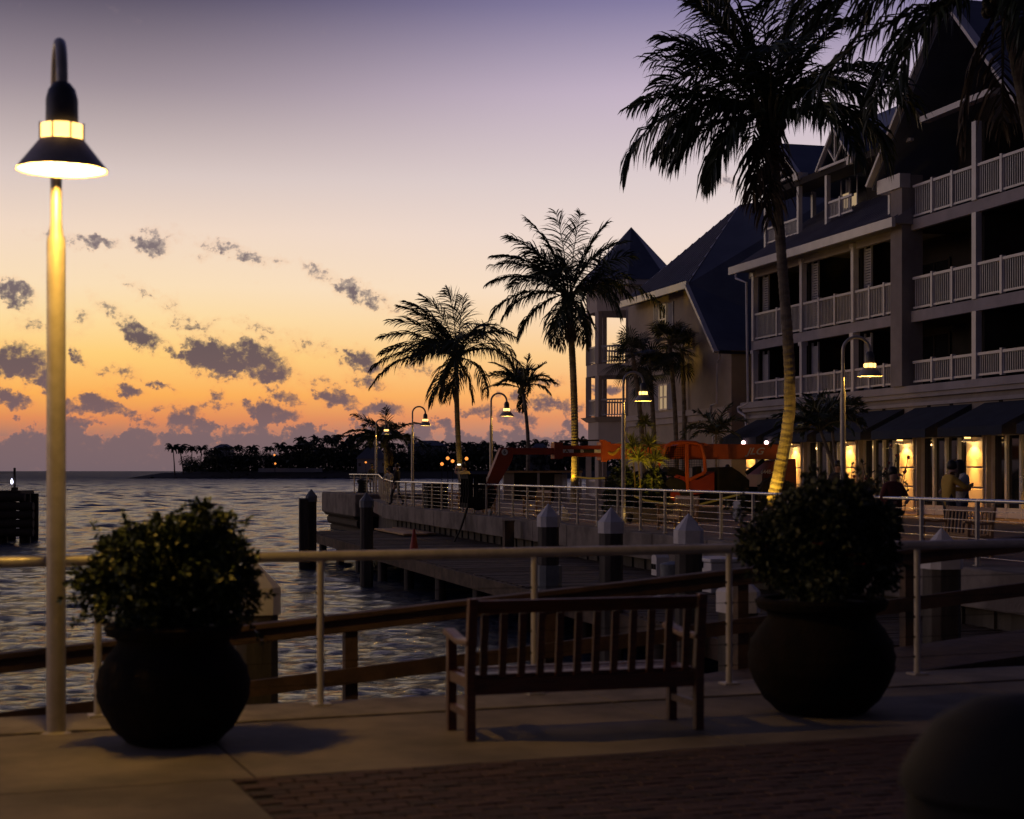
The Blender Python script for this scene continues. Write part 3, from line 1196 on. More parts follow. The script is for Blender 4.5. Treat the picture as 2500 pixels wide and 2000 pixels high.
# -- posts
for u in posts_A:
    for (z0, z1) in ((F2, F3 - .345), (F3 + .055, EAVE - .12)):
        b = hmb()
        b.span((u - .11, VF - .12, z0), (u + .11, VF + .10, z1))
        b.span((u - .15, VF - .16, z1 - .16), (u + .15, VF + .14, z1 - .001))
        hp('balcony_post', b, 'white_trim')
        b = hmb()
        # louvred shutter beside each post
        for k in range(26):
            zz = z0 + .1 + k * (z1 - z0 - .3) / 26
            b.box((u + .48, VF + .32, zz + .04), (.52, .02, .075), M4=Matrix.Rotation(R(28), 4, 'X'))
        b.span((u + .20, VF + .28, z0), (u + .24, VF + .36, z1 - .05))
        b.span((u + .73, VF + .28, z0), (u + .77, VF + .36, z1 - .05))
        hp('louvred_shutter', b, 'shutter')
for u in posts_B[:-1]:
    for (z0, z1) in ((F2, F3 - .345), (F3 + .055, F4 - .345), (F4 + .055, 13.2)):
        b = hmb()
        b.span((u - .13, VF - .12, z0), (u + .13, VF + .10, z1))
        hp('balcony_post', b, 'white_trim')
b = hmb()
b.span((uC0, VF - .42, F2 + .102), (uC1, VF + .4, 12.2))
hp('broad_pier', b, 'stucco')


# -- railings
def railing(ua, ub, z, h, v=VF - .02, parent=None, mat='white_trim', nposts=1, sp=.125, name='balcony_railing', mk=hmb):
    b = mk()
    b.span((ua, v - .055, z + h - .09), (ub, v + .055, z + h))
    b.span((ua, v - .03, z + .10), (ub, v + .03, z + .17))
    n = max(2, int(abs(ub - ua) / sp))
    for i in range(1, n):
        u = ua + (ub - ua) * i / n
        b.span((u - .015, v - .015, z + .165), (u + .015, v + .015, z + h - .085))
    for i in range(1, nposts + 1):
        u = ua + (ub - ua) * i / (nposts + 1)
        b.span((u - .06, v - .075, z + .055), (u + .06, v + .075, z + h + .06))
    o = b.build(name, mat, parent or hotel)
    return o


for bi, (ua, ub) in enumerate(bays):
    for z in ((F2, F3) if bi < 3 else (F2, F3, F4)):
        railing(ua + .135, ub - (.135 if bi not in (2,) else .01), z + (.12 if z == F2 else .02), (.86 if z == F2 else 1.22), nposts=2 if bi > 2 else (1 if bi in (0,) else 2))
        b = hmb()      # patio chair or table seen through the railing
        if bi in (2, 4) and z > F2:
            b.tube([((ua + ub) / 2, VF + 1.0, z), ((ua + ub) / 2, VF + 1.0, z + .7)], .03, 6)
            b.lathe([(.42, z + .70), (.42, z + .73)], 16, ((ua + ub) / 2, VF + 1.0, 0))
            hp('balcony_table', b, 'white_trim')
# -- ground-floor storey: wall band, cornice, pilasters, shopfronts
b = hmb()
b.span((uA0 - .6, VF - .02, 2.95), (uEND, VF + .45, F2 - .02))
hp('upper_band', b, 'stucco')
b = hmb()
b.span((uA0 - .7, VF - .30, F2 - .16), (uEND, VF + .09, F2 + .10))
b.span((uA0 - .7, VF - .20, F2 - .32), (uEND, VF + .0, F2 - .162))
b.span((uA0 - .7, VF - .12, F2 - .62), (uEND, VF + .0, F2 - .50))
hp('cornice', b, 'stucco_pale')
for px in (1875, 1920, 2105, 2160, 2270, 2325, 2446):
    b = hmb()
    u = fu(px, VF)
    b.span((u - .1, VF - .05, 3.82), (u + .1, VF - .021, 4.02))
    hp('wall_vent', b, 'crane_dark')
pil = [fu(1951, VF), fu(2084, VF), fu(2223, VF), fu(2390, VF)]
sp = (pil[3] - pil[0]) / 3
pil = [pil[0] - sp] + pil + [pil[3] + sp, pil[3] + 2 * sp]
for u in pil:
    b = hmb()
    b.span((u - .62, VF - .10, PZ), (u + .62, VF + .45, 2.96))
    hp('pilaster', b, 'stucco_pale')
    zed = PZ + .1
    for zt in (.95, 1.62, 2.72):
        b = hmb()
        b.span((u - .50, VF - .165, zed + .02), (u + .50, VF - .102, PZ + zt))
        o = hp('wall_panel', b, 'panel')
        bevel(o, .02)
        zed = PZ + zt + .03
for i in range(len(pil) - 1):
    ua, ub = pil[i] + .63, pil[i + 1] - .63
    b = hmb()
    b.span((ua, VF + .18, PZ + .10), (ub, VF + .22, 2.94))
    lit = (i == 0)
    o = hp('shop_glazing', b, 'dark_glass')
    n = 4
    for k in range(n + 1):
        u = ua + (ub - ua) * k / n
        b = hmb()
        b.span((u - .06, VF + .08, PZ), (u + .06, VF + .175, 2.94))
        b.build('shop_mullion', 'white_trim', o)
    for k in range(n):
        u0, u1 = ua + (ub - ua) * k / n + .065, ua + (ub - ua) * (k + 1) / n - .065
        b = hmb()
        b.span((u0, VF + .09, PZ + .02), (u1, VF + .172, PZ + .34))
        b.build('kick_panel', 'white_trim', o)
        b = hmb()
        b.span((u0, VF + .09, 2.84), (u1, VF + .172, 2.94))
        b.build('door_head', 'white_trim', o)
    b = hmb()
    for k in (1, 2):
        u = ua + (ub - ua) * k / n + (.16 if k == 2 else .9)
        b.tube([(u, VF + .05, PZ + .85), (u, VF + .05, PZ + 1.35)], .018, 6)
    b.build('door_handle', 'galvanised', o)
    if lit:
        b = hmb()
        for (a0, a1, z0, z1) in ((.05, .32, 1.25, 2.35), (.40, .55, 1.25, 2.35), (.66, .96, .9, 2.80)):
            b.span((ua + (ub - ua) * a0, VF + .15, z0), (ua + (ub - ua) * a1, VF + .178, z1))
        b.build('lit_window', 'lit_room', o)
# lit strip of windows further left seen behind the machine
for (p0, p1, y0, y1) in ((1652, 1668, 1120, 1150), (1740, 1768, 1122, 1150), (1612, 1640, 1124, 1140)):
    b = hmb()
    v = VF + .16
    b.span((fu(p0, v), v - .02, fz(p0, y1, v)), (fu(p1, v), v + .01, fz(p1, y0, v)))
    o = hp('lit_window', b, 'lit_room')
# -- awnings
for i in range(len(pil) - 1):
    ua, ub = pil[i] + .40, pil[i + 1] - .40
    b = hmb()
    b.prism([(ua, VF - .03, 3.92), (ua, VF - 1.75, 3.08), (ua, VF - 1.75, 2.80), (ua, VF - 1.71, 2.80), (ua, VF - 1.70, 3.02), (ua, VF - .03, 3.84)], (ub - ua, 0, 0))
    b.prism([(ua, VF - .03, 3.85), (ua, VF - 1.70, 3.03), (ua, VF - 1.70, 2.80), (ua, VF - .03, 2.80)], (.03, 0, 0))
    b.prism([(ub - .03, VF - .03, 3.85), (ub - .03, VF - 1.70, 3.03), (ub - .03, VF - 1.70, 2.80), (ub - .03, VF - .03, 2.80)], (.03, 0, 0))
    hp('awning', b, 'navy_canvas')
# -- roof of balcony block, eave
b = hmb()
VE = VF - .75
uEa, uEb = fu(1786, VE), fu(2186, VE)
K = .62
for dz, nm in ((0, 'roof_slope'),):
    b.add([(uEa, VE, EAVE + .12), (uEb, VE, EAVE + .12), (uEb, VE + 7, EAVE + .12 + 7 * K), (uEa, VE + 7, EAVE + .12 + 7 * K),
           (uEa, VE, EAVE - .02), (uEb, VE, EAVE - .02), (uEb, VE + 7, EAVE - .02), (uEa, VE + 7, EAVE - .02)],
          [(0, 1, 2, 3), (7, 6, 5, 4), (0, 4, 5, 1), (1, 5, 6, 2), (2, 6, 7, 3), (3, 7, 4, 0)])
roofA = hp('roof_slope', b, 'roof_metal')
b = hmb()
u = uEa + .1
while u < uEb:
    b.bar((u, VE + .02, EAVE + .15), (u, VE + 6.9, EAVE + .14 + 6.9 * K), .035, .06)
    u += .42
b.build('roof_seams', 'roof_metal', roofA, kind='stuff')
b = hmb()
b.span((uEa - .05, VE - .14, EAVE - .14), (uEb, VE - .003, EAVE + .19))
hp('eave_gutter', b, 'white_trim')
b = hmb()
b.span((uEa + .2, VF - .02, EAVE - .32), (uC0 - .003, VF + .16, EAVE - .025))
hp('eave_beam', b, 'stucco_pale')
# -- dormers with open porches on the roof
VD = 30.4


def dormer(uL, uR, zf, za, zb, posts, rails, label, win=False):
    um = (uL + uR) / 2
    b = hmb()
    th = .18
    for (ue, sg) in ((uL - .25, 1), (uR + .25, -1)):
        b.add([(ue, VD - .35, zf - .12), (um, VD - .35, za), (um, VD + 2.3, za), (ue, VD + 2.3, zf - .12),
               (ue, VD - .35, zf - .12 - th), (um, VD - .35, za - th * 1.3), (um, VD + 2.3, za - th * 1.3), (ue, VD + 2.3, zf - .12 - th)],
              [(0, 1, 2, 3), (7, 6, 5, 4), (0, 4, 5, 1), (2, 6, 7, 3), (3, 7, 4, 0)])
    d = hp('dormer', b, 'navy_roof')
    tag(d, label)
    b = hmb()
    for (ue, sg) in ((uL - .3, 1), (uR + .3, -1)):
        b.bar((ue, VD - .40, zf - .2), (um, VD - .40, za - .06), .10, .24, up=(0, 1, 0))
    b.bar((uL - .2, VD - .36, zf - .16), (uR + .2, VD - .36, zf - .16), .10, .2, up=(0, 1, 0))
    b.bar((um, VD - .38, zf - .1), (um, VD - .38, za - .2), .07, .09, up=(0, 1, 0))
    b.bar((um, VD - .38, zf - .05), (um + (uR - um) * .5, VD - .38, (zf + za) / 2 - .1), .06, .08, up=(0, 1, 0))
    b.bar((um, VD - .38, zf - .05), (um - (uR - um) * .5, VD - .38, (zf + za) / 2 - .1), .06, .08, up=(0, 1, 0))
    b.span((uR - .1, VD - .5, zf - .42), (uR + .35, VD - .0, zf - .10))
    b.build('gable_truss', 'white_trim', d)
    for u in posts:
        b = hmb()
        b.span((u - .09, VD - .30, zb - .6), (u + .09, VD - .12, zf - .25))
        b.build('porch_post', 'white_trim', d)
        b = hmb()
        b.span((u - .09, VD + 2.0, 12.2), (u + .09, VD + 2.18, zf - .2))
        b.build('porch_post', 'white_trim', d)
    for (ua, ub) in rails:
        railing(ua, ub, zb - .15, .80, VD - .2, d, name='porch_railing')
    return d


uD1r = fu(1964, VD)
uD1l = uD1r - 3.6
dm1 = dormer(uD1l, uD1r, 14.55, 16.1, 11.95, [uD1r - .05, uD1l + .1], [(uD1l + .2, uD1r - .15)], 'left roof dormer over an open porch')
uD2l, uD2r = fu(2032, VD), fu(2096, VD)
dm2 = dormer(uD2l - .25, uD2r, 14.35, 15.7, 12.15, [uD2l], [(uD2l + .12, uD2r - .1)], 'right roof dormer with a pale lit window')
b = hmb()
b.span((uD1l, VD - .35, 13.92), (uD2r + 2.5, VD + .75, 14.2))
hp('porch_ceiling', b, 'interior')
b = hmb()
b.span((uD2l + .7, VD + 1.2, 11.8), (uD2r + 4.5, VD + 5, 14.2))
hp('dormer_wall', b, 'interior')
b = hmb()
wv = VD + 1.15
for (p0, p1, y0, y1) in ((2057, 2072, 470, 514), (2078, 2092, 470, 506)):
    b.span((fu(p0, wv), wv, fz(p0, y1, wv)), (fu(p1, wv), wv + .03, fz(p1, y0, wv)))
o = hp('dormer_window', b, 'curtain')
b = hmb()
for p0 in (2055, 2075, 2094):
    b.span((fu(p0, wv) - .03, wv - .04, 12.3), (fu(p0, wv) + .03, wv - .002, 14.0))
b.build('window_frame', 'white_trim', o)
# higher roof behind the dormers
b = hmb()
ub0, ub1 = fu(2046, 34.5), fu(2236, 34.5)
b.add([(ub0, 31.0, 14.4), (ub1, 31.0, 14.4), (ub1, 34.8, 17.6), (ub0 + .4, 34.8, 17.7), (ub0, 39, 14.4), (ub1, 39, 14.4)],
      [(0, 1, 2, 3), (3, 2, 5, 4), (0, 3, 4), (1, 5, 2), (0, 4, 5, 1)])
hp('upper_roof', b, 'navy_roof')
# -- great gable of the right block
ug = fu(2346, VF)
uf0, uf1 = fu(2172, VF), 2 * fu(2346, VF) - fu(2172, VF)
za, zf = 17.5, 12.2
b = hmb()
for ue in (uf0 - .4, uf1 + .4):
    b.add([(ue, VF - .5, zf), (ug, VF - .5, za), (ug, VF + 9, za), (ue, VF + 9, zf),
           (ue, VF - .5, zf - .25), (ug, VF - .5, za - .32), (ug, VF + 9, za - .32), (ue, VF + 9, zf - .25)],
          [(0, 1, 2, 3), (7, 6, 5, 4), (0, 4, 5, 1), (2, 6, 7, 3), (3, 7, 4, 0)])
gable = hp('great_gable_roof', b, 'navy_roof')
b = hmb()
for ue in (uf0 - .45, uf1 + .45):
    b.bar((ue, VF - .56, zf - .1), (ug, VF - .56, za - .05), .11, .34, up=(0, 1, 0))
b.build('bargeboard', 'white_trim', gable)
b = hmb()
b.bar((fu(2262, VF), VF - .1, 13.92), (2 * ug - fu(2262, VF), VF - .1, 13.92), .2, .34, up=(0, 1, 0))
b.bar((uf0 + .0, VF - .3, zf - .22), (uf0 + 1.7, VF - .3, zf - .22), .5, .42, up=(0, 1, 0))
b.build('tie_beam', 'white_trim', gable)
b = hmb()
b.span((uf0 + .5, VF + DEPTH, 13.3), (uf1 - .5, VF + DEPTH + .2, 15.5))
b.build('gable_wall', 'interior', gable)
# small white framed dormer end left of the great gable
b = hmb()
ua = fu(2168, VF)
b.bar((ua, VF + .1, 10.4), (ua, VF + .1, 13.9), .14, .14)
b.bar((ua, VF + .1, 13.5), (ua + 1.6, VF + .1, 13.5), .1, .14, up=(0, 1, 0))
b.bar((ua + 1.4, VF + .1, 13.55), (ua + .9, VF + .1, 14.3), .08, .12, up=(0, 1, 0))
hp('gable_brace', b, 'white_trim')
railing(fu(2172, VF + .3), fu(2200, VF + .3), 10.9, 1.0, VF + .3)
# second great gable further right, out of frame
b = hmb()
b.span((uf1, VF + DEPTH, 13.3), (uEND, VF + 10, 13.9))
hp('flat_roof', b, 'navy_roof')

# -- left wing: pyramid roof, wall, catslide roof
VE2 = VF - .77
uW1 = fu(1681, VE2)
uW0 = fu(1516, VE2)
wl0, wl1 = fu(1534, VF), fu(1755, VF)
zE = EAVE
b = hmb()
ap = (fu(1812, 32.4), 32.4, 15.55)
ur, vr, zr = UV(*gx(1806, 81.2, 0).xy)[0], UV(*gx(1806, 81.2, 0).xy)[1], fz(1806, 500, UV(*gx(1806, 81.2, 0).xy)[1])
b.add([(uW0, VE2, zE + .1), (uW1, VE2, zE + .1), (ur, vr, zr), (uW0, vr + 5, zE + .1), (uW1 + 1, vr + 5, zE + .1),
       (uW0, VE2, zE - .05), (uW1, VE2, zE - .05)],
      [(0, 1, 2), (0, 2, 3), (3, 2, 4), (0, 5, 6, 1)])
roofC = hp('pyramid_roof', b, 'roof_metal')
b = hmb()
A, B, T = Vector((uW0, VE2, zE + .13)), Vector((uW1, VE2, zE + .13)), Vector((ur, vr, zr + .03))
n = 26
for i in range(1, n):
    p = A.lerp(B, i / n)
    # seam runs straight up the slope until it meets a hip
    slope = Vector((0, T.y - A.y, T.z - A.z))
    tt = (i / n)
    fr = (T.x - A.x) / (B.x - A.x)
    q = p + slope * max(.02, (tt / fr if tt < fr else (1 - tt) / (1 - fr)) - .03)
    b.bar(p, q, .035, .06)
b.build('roof_seams', 'roof_metal', roofC, kind='stuff')
b = hmb()
b.span((uW0 + .2, VE2 - .14, zE - .16), (uW1 + .05, VE2 - .003, zE + .17))
hp('eave_gutter', b, 'white_trim')
b = hmb()
# catslide roof between the wing and the balcony block
L1 = Vector((uW1, VE2, zE + .05))
L2 = Vector((fu(1753, VE2), VE2, fz(1753, 855, VE2)))
R2 = L2 + Vector((0, 6.5, 0))
b.add([L1, L2, R2, (ur + 2.5, vr + 4.5, zr + .6), (ur, vr, zr)], [(0, 1, 2, 3), (0, 3, 4)])
b.add([p + Vector((-.15, 0, -.15)) for p in (L1, L2, R2)], [(0, 1, 2)])
b.add([(ur, vr, zr), (ur + 2.5, vr + 4.5, zr + .6), (ur + 4.5, vr + 6, zr - 3.2), (L2 + Vector((0, 6.5, 0)))], [(0, 1, 2, 3)])
hp('catslide_roof', b, 'navy_roof')
b = hmb()
b.bar(L1 + Vector((0, -.08, -.1)), L2 + Vector((0, -.08, -.1)), .14, .26, up=(0, 1, 0))
hp('rake_board', b, 'white_trim')
b = hmb()
b.add([(wl0, VF, PZ), (L2.x - .3, VF, PZ), (L2.x - .3, VF, L2.z + .1), (uW1 - .2, VF, zE + .02), (wl0, VF, zE + .02)], [(0, 1, 2, 3, 4)])
b.add([(L2.x - .3, VF, PZ), (L2.x - .3, VF + 8, PZ), (L2.x - .3, VF + 8, L2.z + .1), (L2.x - .3, VF, L2.z + .1)], [(0, 1, 2, 3)])
b.add([(wl0, VF + .3, PZ), (wl0, VF + 9, PZ), (wl0, VF + 9, zE + .02), (wl0, VF + .3, zE + .02)], [(3, 2, 1, 0)])
hp('wing_wall', b, 'wing_stucco')
b = hmb()
b.span((wl0, VF - .22, 4.35), (L2.x - .25, VF - .002, 4.62))
b.span((wl0, VF - .12, 4.05), (L2.x - .27, VF - .002, 4.34))
hp('wing_cornice', b, 'turret_stucco')
b = hmb()
for k in range(5):
    u = wl0 + 2.0 + k * 2.2
    b.span((u, VF - .03, PZ + .02), (u + 1.9, VF - .002, 3.0))
hp('wing_panels', b, 'wing_stucco')
# recess between wing and block, very dark
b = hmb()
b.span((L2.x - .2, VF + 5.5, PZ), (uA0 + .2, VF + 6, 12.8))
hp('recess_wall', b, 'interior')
b = hmb()
b.span((L2.x, VF + .6, 3.2), (uA0 - .62, VF + 2.4, 3.3))
hp('recess_roof', b, 'navy_roof')


def wing_window(p0, p1, y0, y1, lit=False):
    ua, ub = fu(p0, VF), fu(p1, VF)
    z1, z0 = fz((p0 + p1) / 2, y0, VF), fz((p0 + p1) / 2, y1, VF)
    b = hmb()
    b.span((ua, VF - .03, z0), (ub, VF - .004, z1))
    o = hp('wing_window', b, 'curtain' if lit else 'dark_glass')
    b = hmb()
    um, zm = (ua + ub) / 2, (z0 + z1) / 2
    for u in (ua, um, ub):
        b.span((u - .045, VF - .09, z0), (u + .045, VF - .031, z1))
    for z in (z0, zm, z1):
        b.span((ua + .046, VF - .085, z - .04), (um - .046, VF - .031, z + .04))
        b.span((um + .046, VF - .085, z - .04), (ub - .046, VF - .031, z + .04))
    b.build('window_frame', 'white_trim', o)
    for (sa, sb) in ((ua - .95, ua - .08), (ub + .08, ub + .95)):
        b = hmb()
        b.span((sa, VF - .06, z0 - .05), (sa + .09, VF - .004, z1 + .05))
        b.span((sb - .09, VF - .06, z0 - .05), (sb, VF - .004, z1 + .05))
        k = 22
        for i in range(k):
            zz = z0 + (z1 - z0) * (i + .5) / k
            b.box(((sa + sb) / 2, VF - .032, zz), (sb - sa - .18, .015, .085), M4=Matrix.Rotation(R(30), 4, 'X'))
        b.build('window_shutter', 'shutter', o)


wing_window(1613, 1629, 745, 815)
wing_window(1612, 1632, 940, 1000, True)
# downpipes
for (pts) in ([(1757, 860), (1757, 876), (1751, 884), (1750, 985), (1736, 990), (1733, 1012), (1741, 1024), (1741, 1085)],
              [(1796, 668), (1797, 680), (1822, 690), (1826, 985), (1815, 990), (1802, 995), (1803, 1005), (1820, 1016), (1823, 1060)]):
    b = hmb()
    v = VF - .28
    b.tube([(fu(x, v), v, fz(x, y, v)) for x, y in pts], .055, 8)
    hp('downpipe', b, 'white_trim', smooth=True)

# -- octagonal corner turret
TC = UV(*gx(1541, 93.0, 0).xy)
tr = 2.5


def octp(r, z, ph=.5):
    return [(TC[0] + r * math.cos((i + ph) * math.pi / 4), TC[1] + r * math.sin((i + ph) * math.pi / 4), z) for i in range(8)]


def octring(b, r, z0, z1, r1=None):
    lo, hi = octp(r, z0), octp(r1 or r, z1)
    b.add(lo + hi, [tuple(range(7, -1, -1)), tuple(range(8, 16))] + [(i, (i + 1) % 8, 8 + (i + 1) % 8, 8 + i) for i in range(8)])


b = hmb()
octring(b, tr * .98, 3.05, 4.45)
octring(b, tr * 1.02, 4.45, 4.70, tr * 1.16)
tur = hp('turret', b, 'turret_stucco')
tag(tur, 'open octagonal corner turret with a pointed roof')
for (z0, z1) in ((7.02, 7.68), (10.6, 12.0)):
    b = hmb()
    octring(b, tr * 1.02, z0, z1)
    b.build('turret_band', 'turret_stucco', tur)
b = hmb()
octring(b, tr * 1.14, 12.0, 12.28)
b.build('turret_fascia', 'white_trim', tur)
b = hmb()
base = octp(tr * 1.2, 12.28)
b.add(base + [(TC[0], TC[1], 15.55)], [(i, (i + 1) % 8, 8) for i in range(8)] + [tuple(range(7, -1, -1))])
rf = b.build('turret_roof', 'navy_roof', tur)
for (z0, z1) in ((4.70, 7.02), (7.68, 10.6), (PZ, 3.05)):
    for i, p in enumerate(octp(tr * .97, z0)):
        b = hmb()
        b.box((p[0], p[1], (z0 + z1) / 2), (.30, .30, z1 - z0 - .004), rz=(i + .5) * math.pi / 4)
        b.build('turret_post', 'turret_stucco', tur)
    P8 = octp(tr * .97, z0)
    for i in range(8):
        a, c = Vector(P8[i]), Vector(P8[(i + 1) % 8])
        b = hmb()
        b.bar(a + Vector((0, 0, .98)), c + Vector((0, 0, .98)), .08, .10)
        b.bar(a + Vector((0, 0, .14)), c + Vector((0, 0, .14)), .05, .06)
        for k in range(1, 11):
            p = a.lerp(c, k / 11)
            b.box((p.x, p.y, z0 + .55), (.045, .045, .80))
        b.build('turret_railing', 'white_trim', tur)
hotel_link = hmb()
hotel_link.span((wl0 - .2, VF + 2.4, PZ), (wl0 + .1, VF + 6, 10.5))
hp('link_wall', hotel_link, 'stucco')

# wall lamps over the pilaster panels (lit)
WL = ['wall lamp over the lit pilaster half hidden behind the machine', 'wall lamp over the pilaster left of the big palm trunk', 'wall lamp over the lit pilaster behind the tall street lamp pole',
      'wall lamp over the lit pilaster beside the person in dark red', 'wall lamp over the lit pilaster beside the embracing couple', 'wall lamp over the last pilaster on the right', 'wall lamp beyond the right edge']
for i, u in enumerate(pil[:6]):
    p = W(u, VF - .42, 0)
    t = thing('wall_lamp', WL[i], 'lamp', (p.x, p.y, 0), ANG, 'wall lamps on the hotel front')
    b = MB()
    b.lathe([(.205, 2.66), (.10, 2.76), (.095, 2.84), (.06, 2.9)], 16, cap=False)
    b.lathe([(.20, 2.655), (.095, 2.755)], 16, cap=False)
    b.build('shade', 'lamp_inner', t, smooth=True)
    b = MB()
    b.lathe([(.102, 2.765), (.104, 2.83)], 16, cap=False)
    b.build('glass_ring', 'lamp_ring', t, smooth=True)
    b = MB()
    b.tube([(0, 0, 2.9), (0, .04, 3.0), (0, .30, 3.02)], .018, 6)
    b.build('arm', 'lamp_hood', t, smooth=True)
    b = MB()
    b.sphere((0, 0, 2.72), .045, 8, 6)
    b.build('bulb', 'lamp_glow', t, smooth=True)
    light('wall_lamp_light', 'POINT', (0, 0, 2.64), 14.0, WARM2, t, size=.05)
    light('panel_light', 'SPOT', (0, -.02, 2.64), 115.0, (1, .47, .08), t, aim((0, -.02, 2.64), (0, .24, 1.3)), size=.03, spot=112, blend=.35)
    light('panel_light', 'SPOT', (0, -.06, 2.63), 430.0, (1, .45, .08), t, aim((0, -.06, 2.63), (0, .24, .55)), size=.03, spot=44, blend=.9)
# two bare bulbs hung under the first awning
for px, py, lb in ((1815, 1081, 'left bare pinkish bulb under the navy awning behind the boom'), (1871, 1081, 'right bare bulb under the navy awning behind the boom')):
    v = VF - 1.82
    p = W(fu(px, v), v, 0)
    z = fz(px, py, v)
    t = thing('hanging_bulb', lb, 'bulb', (p.x, p.y, z), ANG)
    b = MB()
    b.sphere((0, 0, 0), .085, 10, 6)
    b.build('bulb', 'pink_bulb', t, smooth=True)
    b = MB()
    b.tube([(0, 0, .08), (0, 0, .14), (0, .03, .16), (0, .10, .16)], .012, 5)
    b.build('cord', 'crane_dark', t)

# ================================================================== STREET LAMPS
def make_lamp(loc, rz, label, power=70.0, first=None):
    """arm points along local +x"""
    t = thing('street_lamp', label, 'street lamp', loc, rz, 'gooseneck lamps along the waterfront')
    b = MB()
    b.lathe([(.10, 0), (.10, .02), (.062, .03), (.060, 3.20), (.056, 3.24)], 20)
    b.build('lower_pole', 'lamp_paint', t, smooth=True)
    b = MB()
    pts = [(0, 0, 3.18), (0, 0, 3.34), (0, 0, 4.13)]
    rad = [.055, .037, .036]
    for i in range(1, 17):
        a = math.pi * (1 - i / 16)
        pts.append((.29 + .29 * math.cos(a), 0, 4.13 + .29 * math.sin(a)))
        rad.append(.036)
    pts.append((.58, 0, 4.06))
    rad.append(.036)
    b.tube(pts, rad, 14)
    b.build('gooseneck', 'lamp_paint', t, smooth=True)
    X = Matrix.Translation((.58, 0, 0))
    b = MB()
    b.X = X
    b.lathe([(.03, 4.12), (.05, 4.11), (.082, 4.07), (.097, 4.01), (.099, 3.86), (.092, 3.855)], 24)
    b.build('lamp_cap', 'lamp_hood', t, smooth=True)
    b = MB()
    b.X = X
    b.lathe([(.128, 3.852), (.134, 3.84), (.134, 3.80), (.126, 3.765)], 24, cap=False)
    b.lathe([(.095, 3.852), (.128, 3.852)], 24, cap=False)
    b.build('glass_ring', 'lamp_ring', t, smooth=True)
    for k in range(8):
        a = math.pi * (k + .4) / 4
        b = MB()
        b.X = X
        b.tube([(.14 * math.cos(a), .14 * math.sin(a), 3.858), (.14 * math.cos(a), .14 * math.sin(a), 3.755)], .006, 5)
        b.build('ring_rod', 'lamp_hood', t)
    b = MB()
    b.X = X
    b.lathe([(.11, 3.765), (.135, 3.76), (.272, 3.585), (.276, 3.572), (.268, 3.575)], 32, cap=False)
    sh = b.build('lamp_shade', 'lamp_shade_paint', t, smooth=True)
    b = MB()
    b.X = X
    b.lathe([(.105, 3.760), (.128, 3.752), (.266, 3.577)], 32, cap=False)
    b.build('reflector', 'lamp_inner', sh, smooth=True)
    b = MB()
    b.X = X
    b.lathe([(.05, 3.75), (.075, 3.72), (.08, 3.68), (.05, 3.63), (.01, 3.615)], 14)
    b.build('bulb', 'lamp_glow', t, smooth=True)
    light('lamp_light', 'POINT', (.58, 0, 3.66), power, WARM, t, size=.09)
    return t


near_lamp = make_lamp(gx(137, 10.65, -.02), R(-71), 'tall near street lamp at the left edge leaning over the deck', 430)
UPOS = [(2058, 35.4, 'street lamp on the promenade before the lit shopfronts, nearest of the far ones'), (1522, 48, 'street lamp with pale pole beside the orange machine'),
        (1199, 61, 'street lamp half hidden behind drooping palm fronds'), (1007, 73.6, 'street lamp standing right of the pier end lamp'), (918, 92, 'farthest street lamp on the pier head')]
far_light = [c for c in near_lamp.children if c.type == 'LIGHT'][0].data.copy()
far_light.energy = 130
for px, Y, lb in UPOS:
    p = gx(px, Y, PZ)
    o = copy_tree(near_lamp)
    o.location = p
    o.rotation_euler = (0, 0, 0)
    o['label'] = lb
    for ch in o.children:
        if ch.type == 'LIGHT':
            ch.data = far_light

# ================================================================== NEAR RAILING
rl = thing('deck_railing', 'pale tubular deck railing with thin cables in front of the water', 'railing', N0, NANG)
b = MB()
b.tube([(-16 + .5 * i, 0, 1.085) for i in range(56)], .038, 16)
b.build('top_rail', 'rail_paint', rl, smooth=True)
sN = -3.2
posts_n = [(-2.86, 11.3), (-1.36, 11.76), (.17, 12.4), (1.75, 12.9), (3.36, 13.6)]
ss = [(Vector((x, y, 0)) - N0).dot(NS) for x, y in posts_n]
ss = [ss[0] - 1.65 * k for k in range(6, 0, -1)] + ss + [ss[-1] + 1.65 * k for k in range(1, 4)]
for s in ss:
    b = MB()
    b.tube([(s, 0, .012), (s, 0, 1.06)], .026, 12)
    o = b.build('post', 'rail_paint', rl, smooth=True)
    b = MB()
    b.box((s, 0, .019), (.13, .13, .014))
    b.build('base_plate', 'rail_paint', o)
    b = MB()
    for k in range(5):
        z = .16 + k * .165
        b.tube([(s - .034, 0, z), (s + .034, 0, z)], .010, 6)
    b.build('cable_fittings', 'crane_dark', o)
for k in range(5):
    z = .16 + k * .165
    b = MB()
    b.tube([(-15.5, 0, z), (11.5, 0, z)], .0024, 5)
    b.build('cable', 'crane_dark', rl)

# ================================================================== RAMP behind the railing
rp = thing('gangway_ramp', 'dark timber gangway ramp with two sloping rails above the water', 'gangway', N0, NANG)
RN = 1.75


def rz_(s):
    return -.29 + (s + 3.2) * .081        # walking surface of the ramp


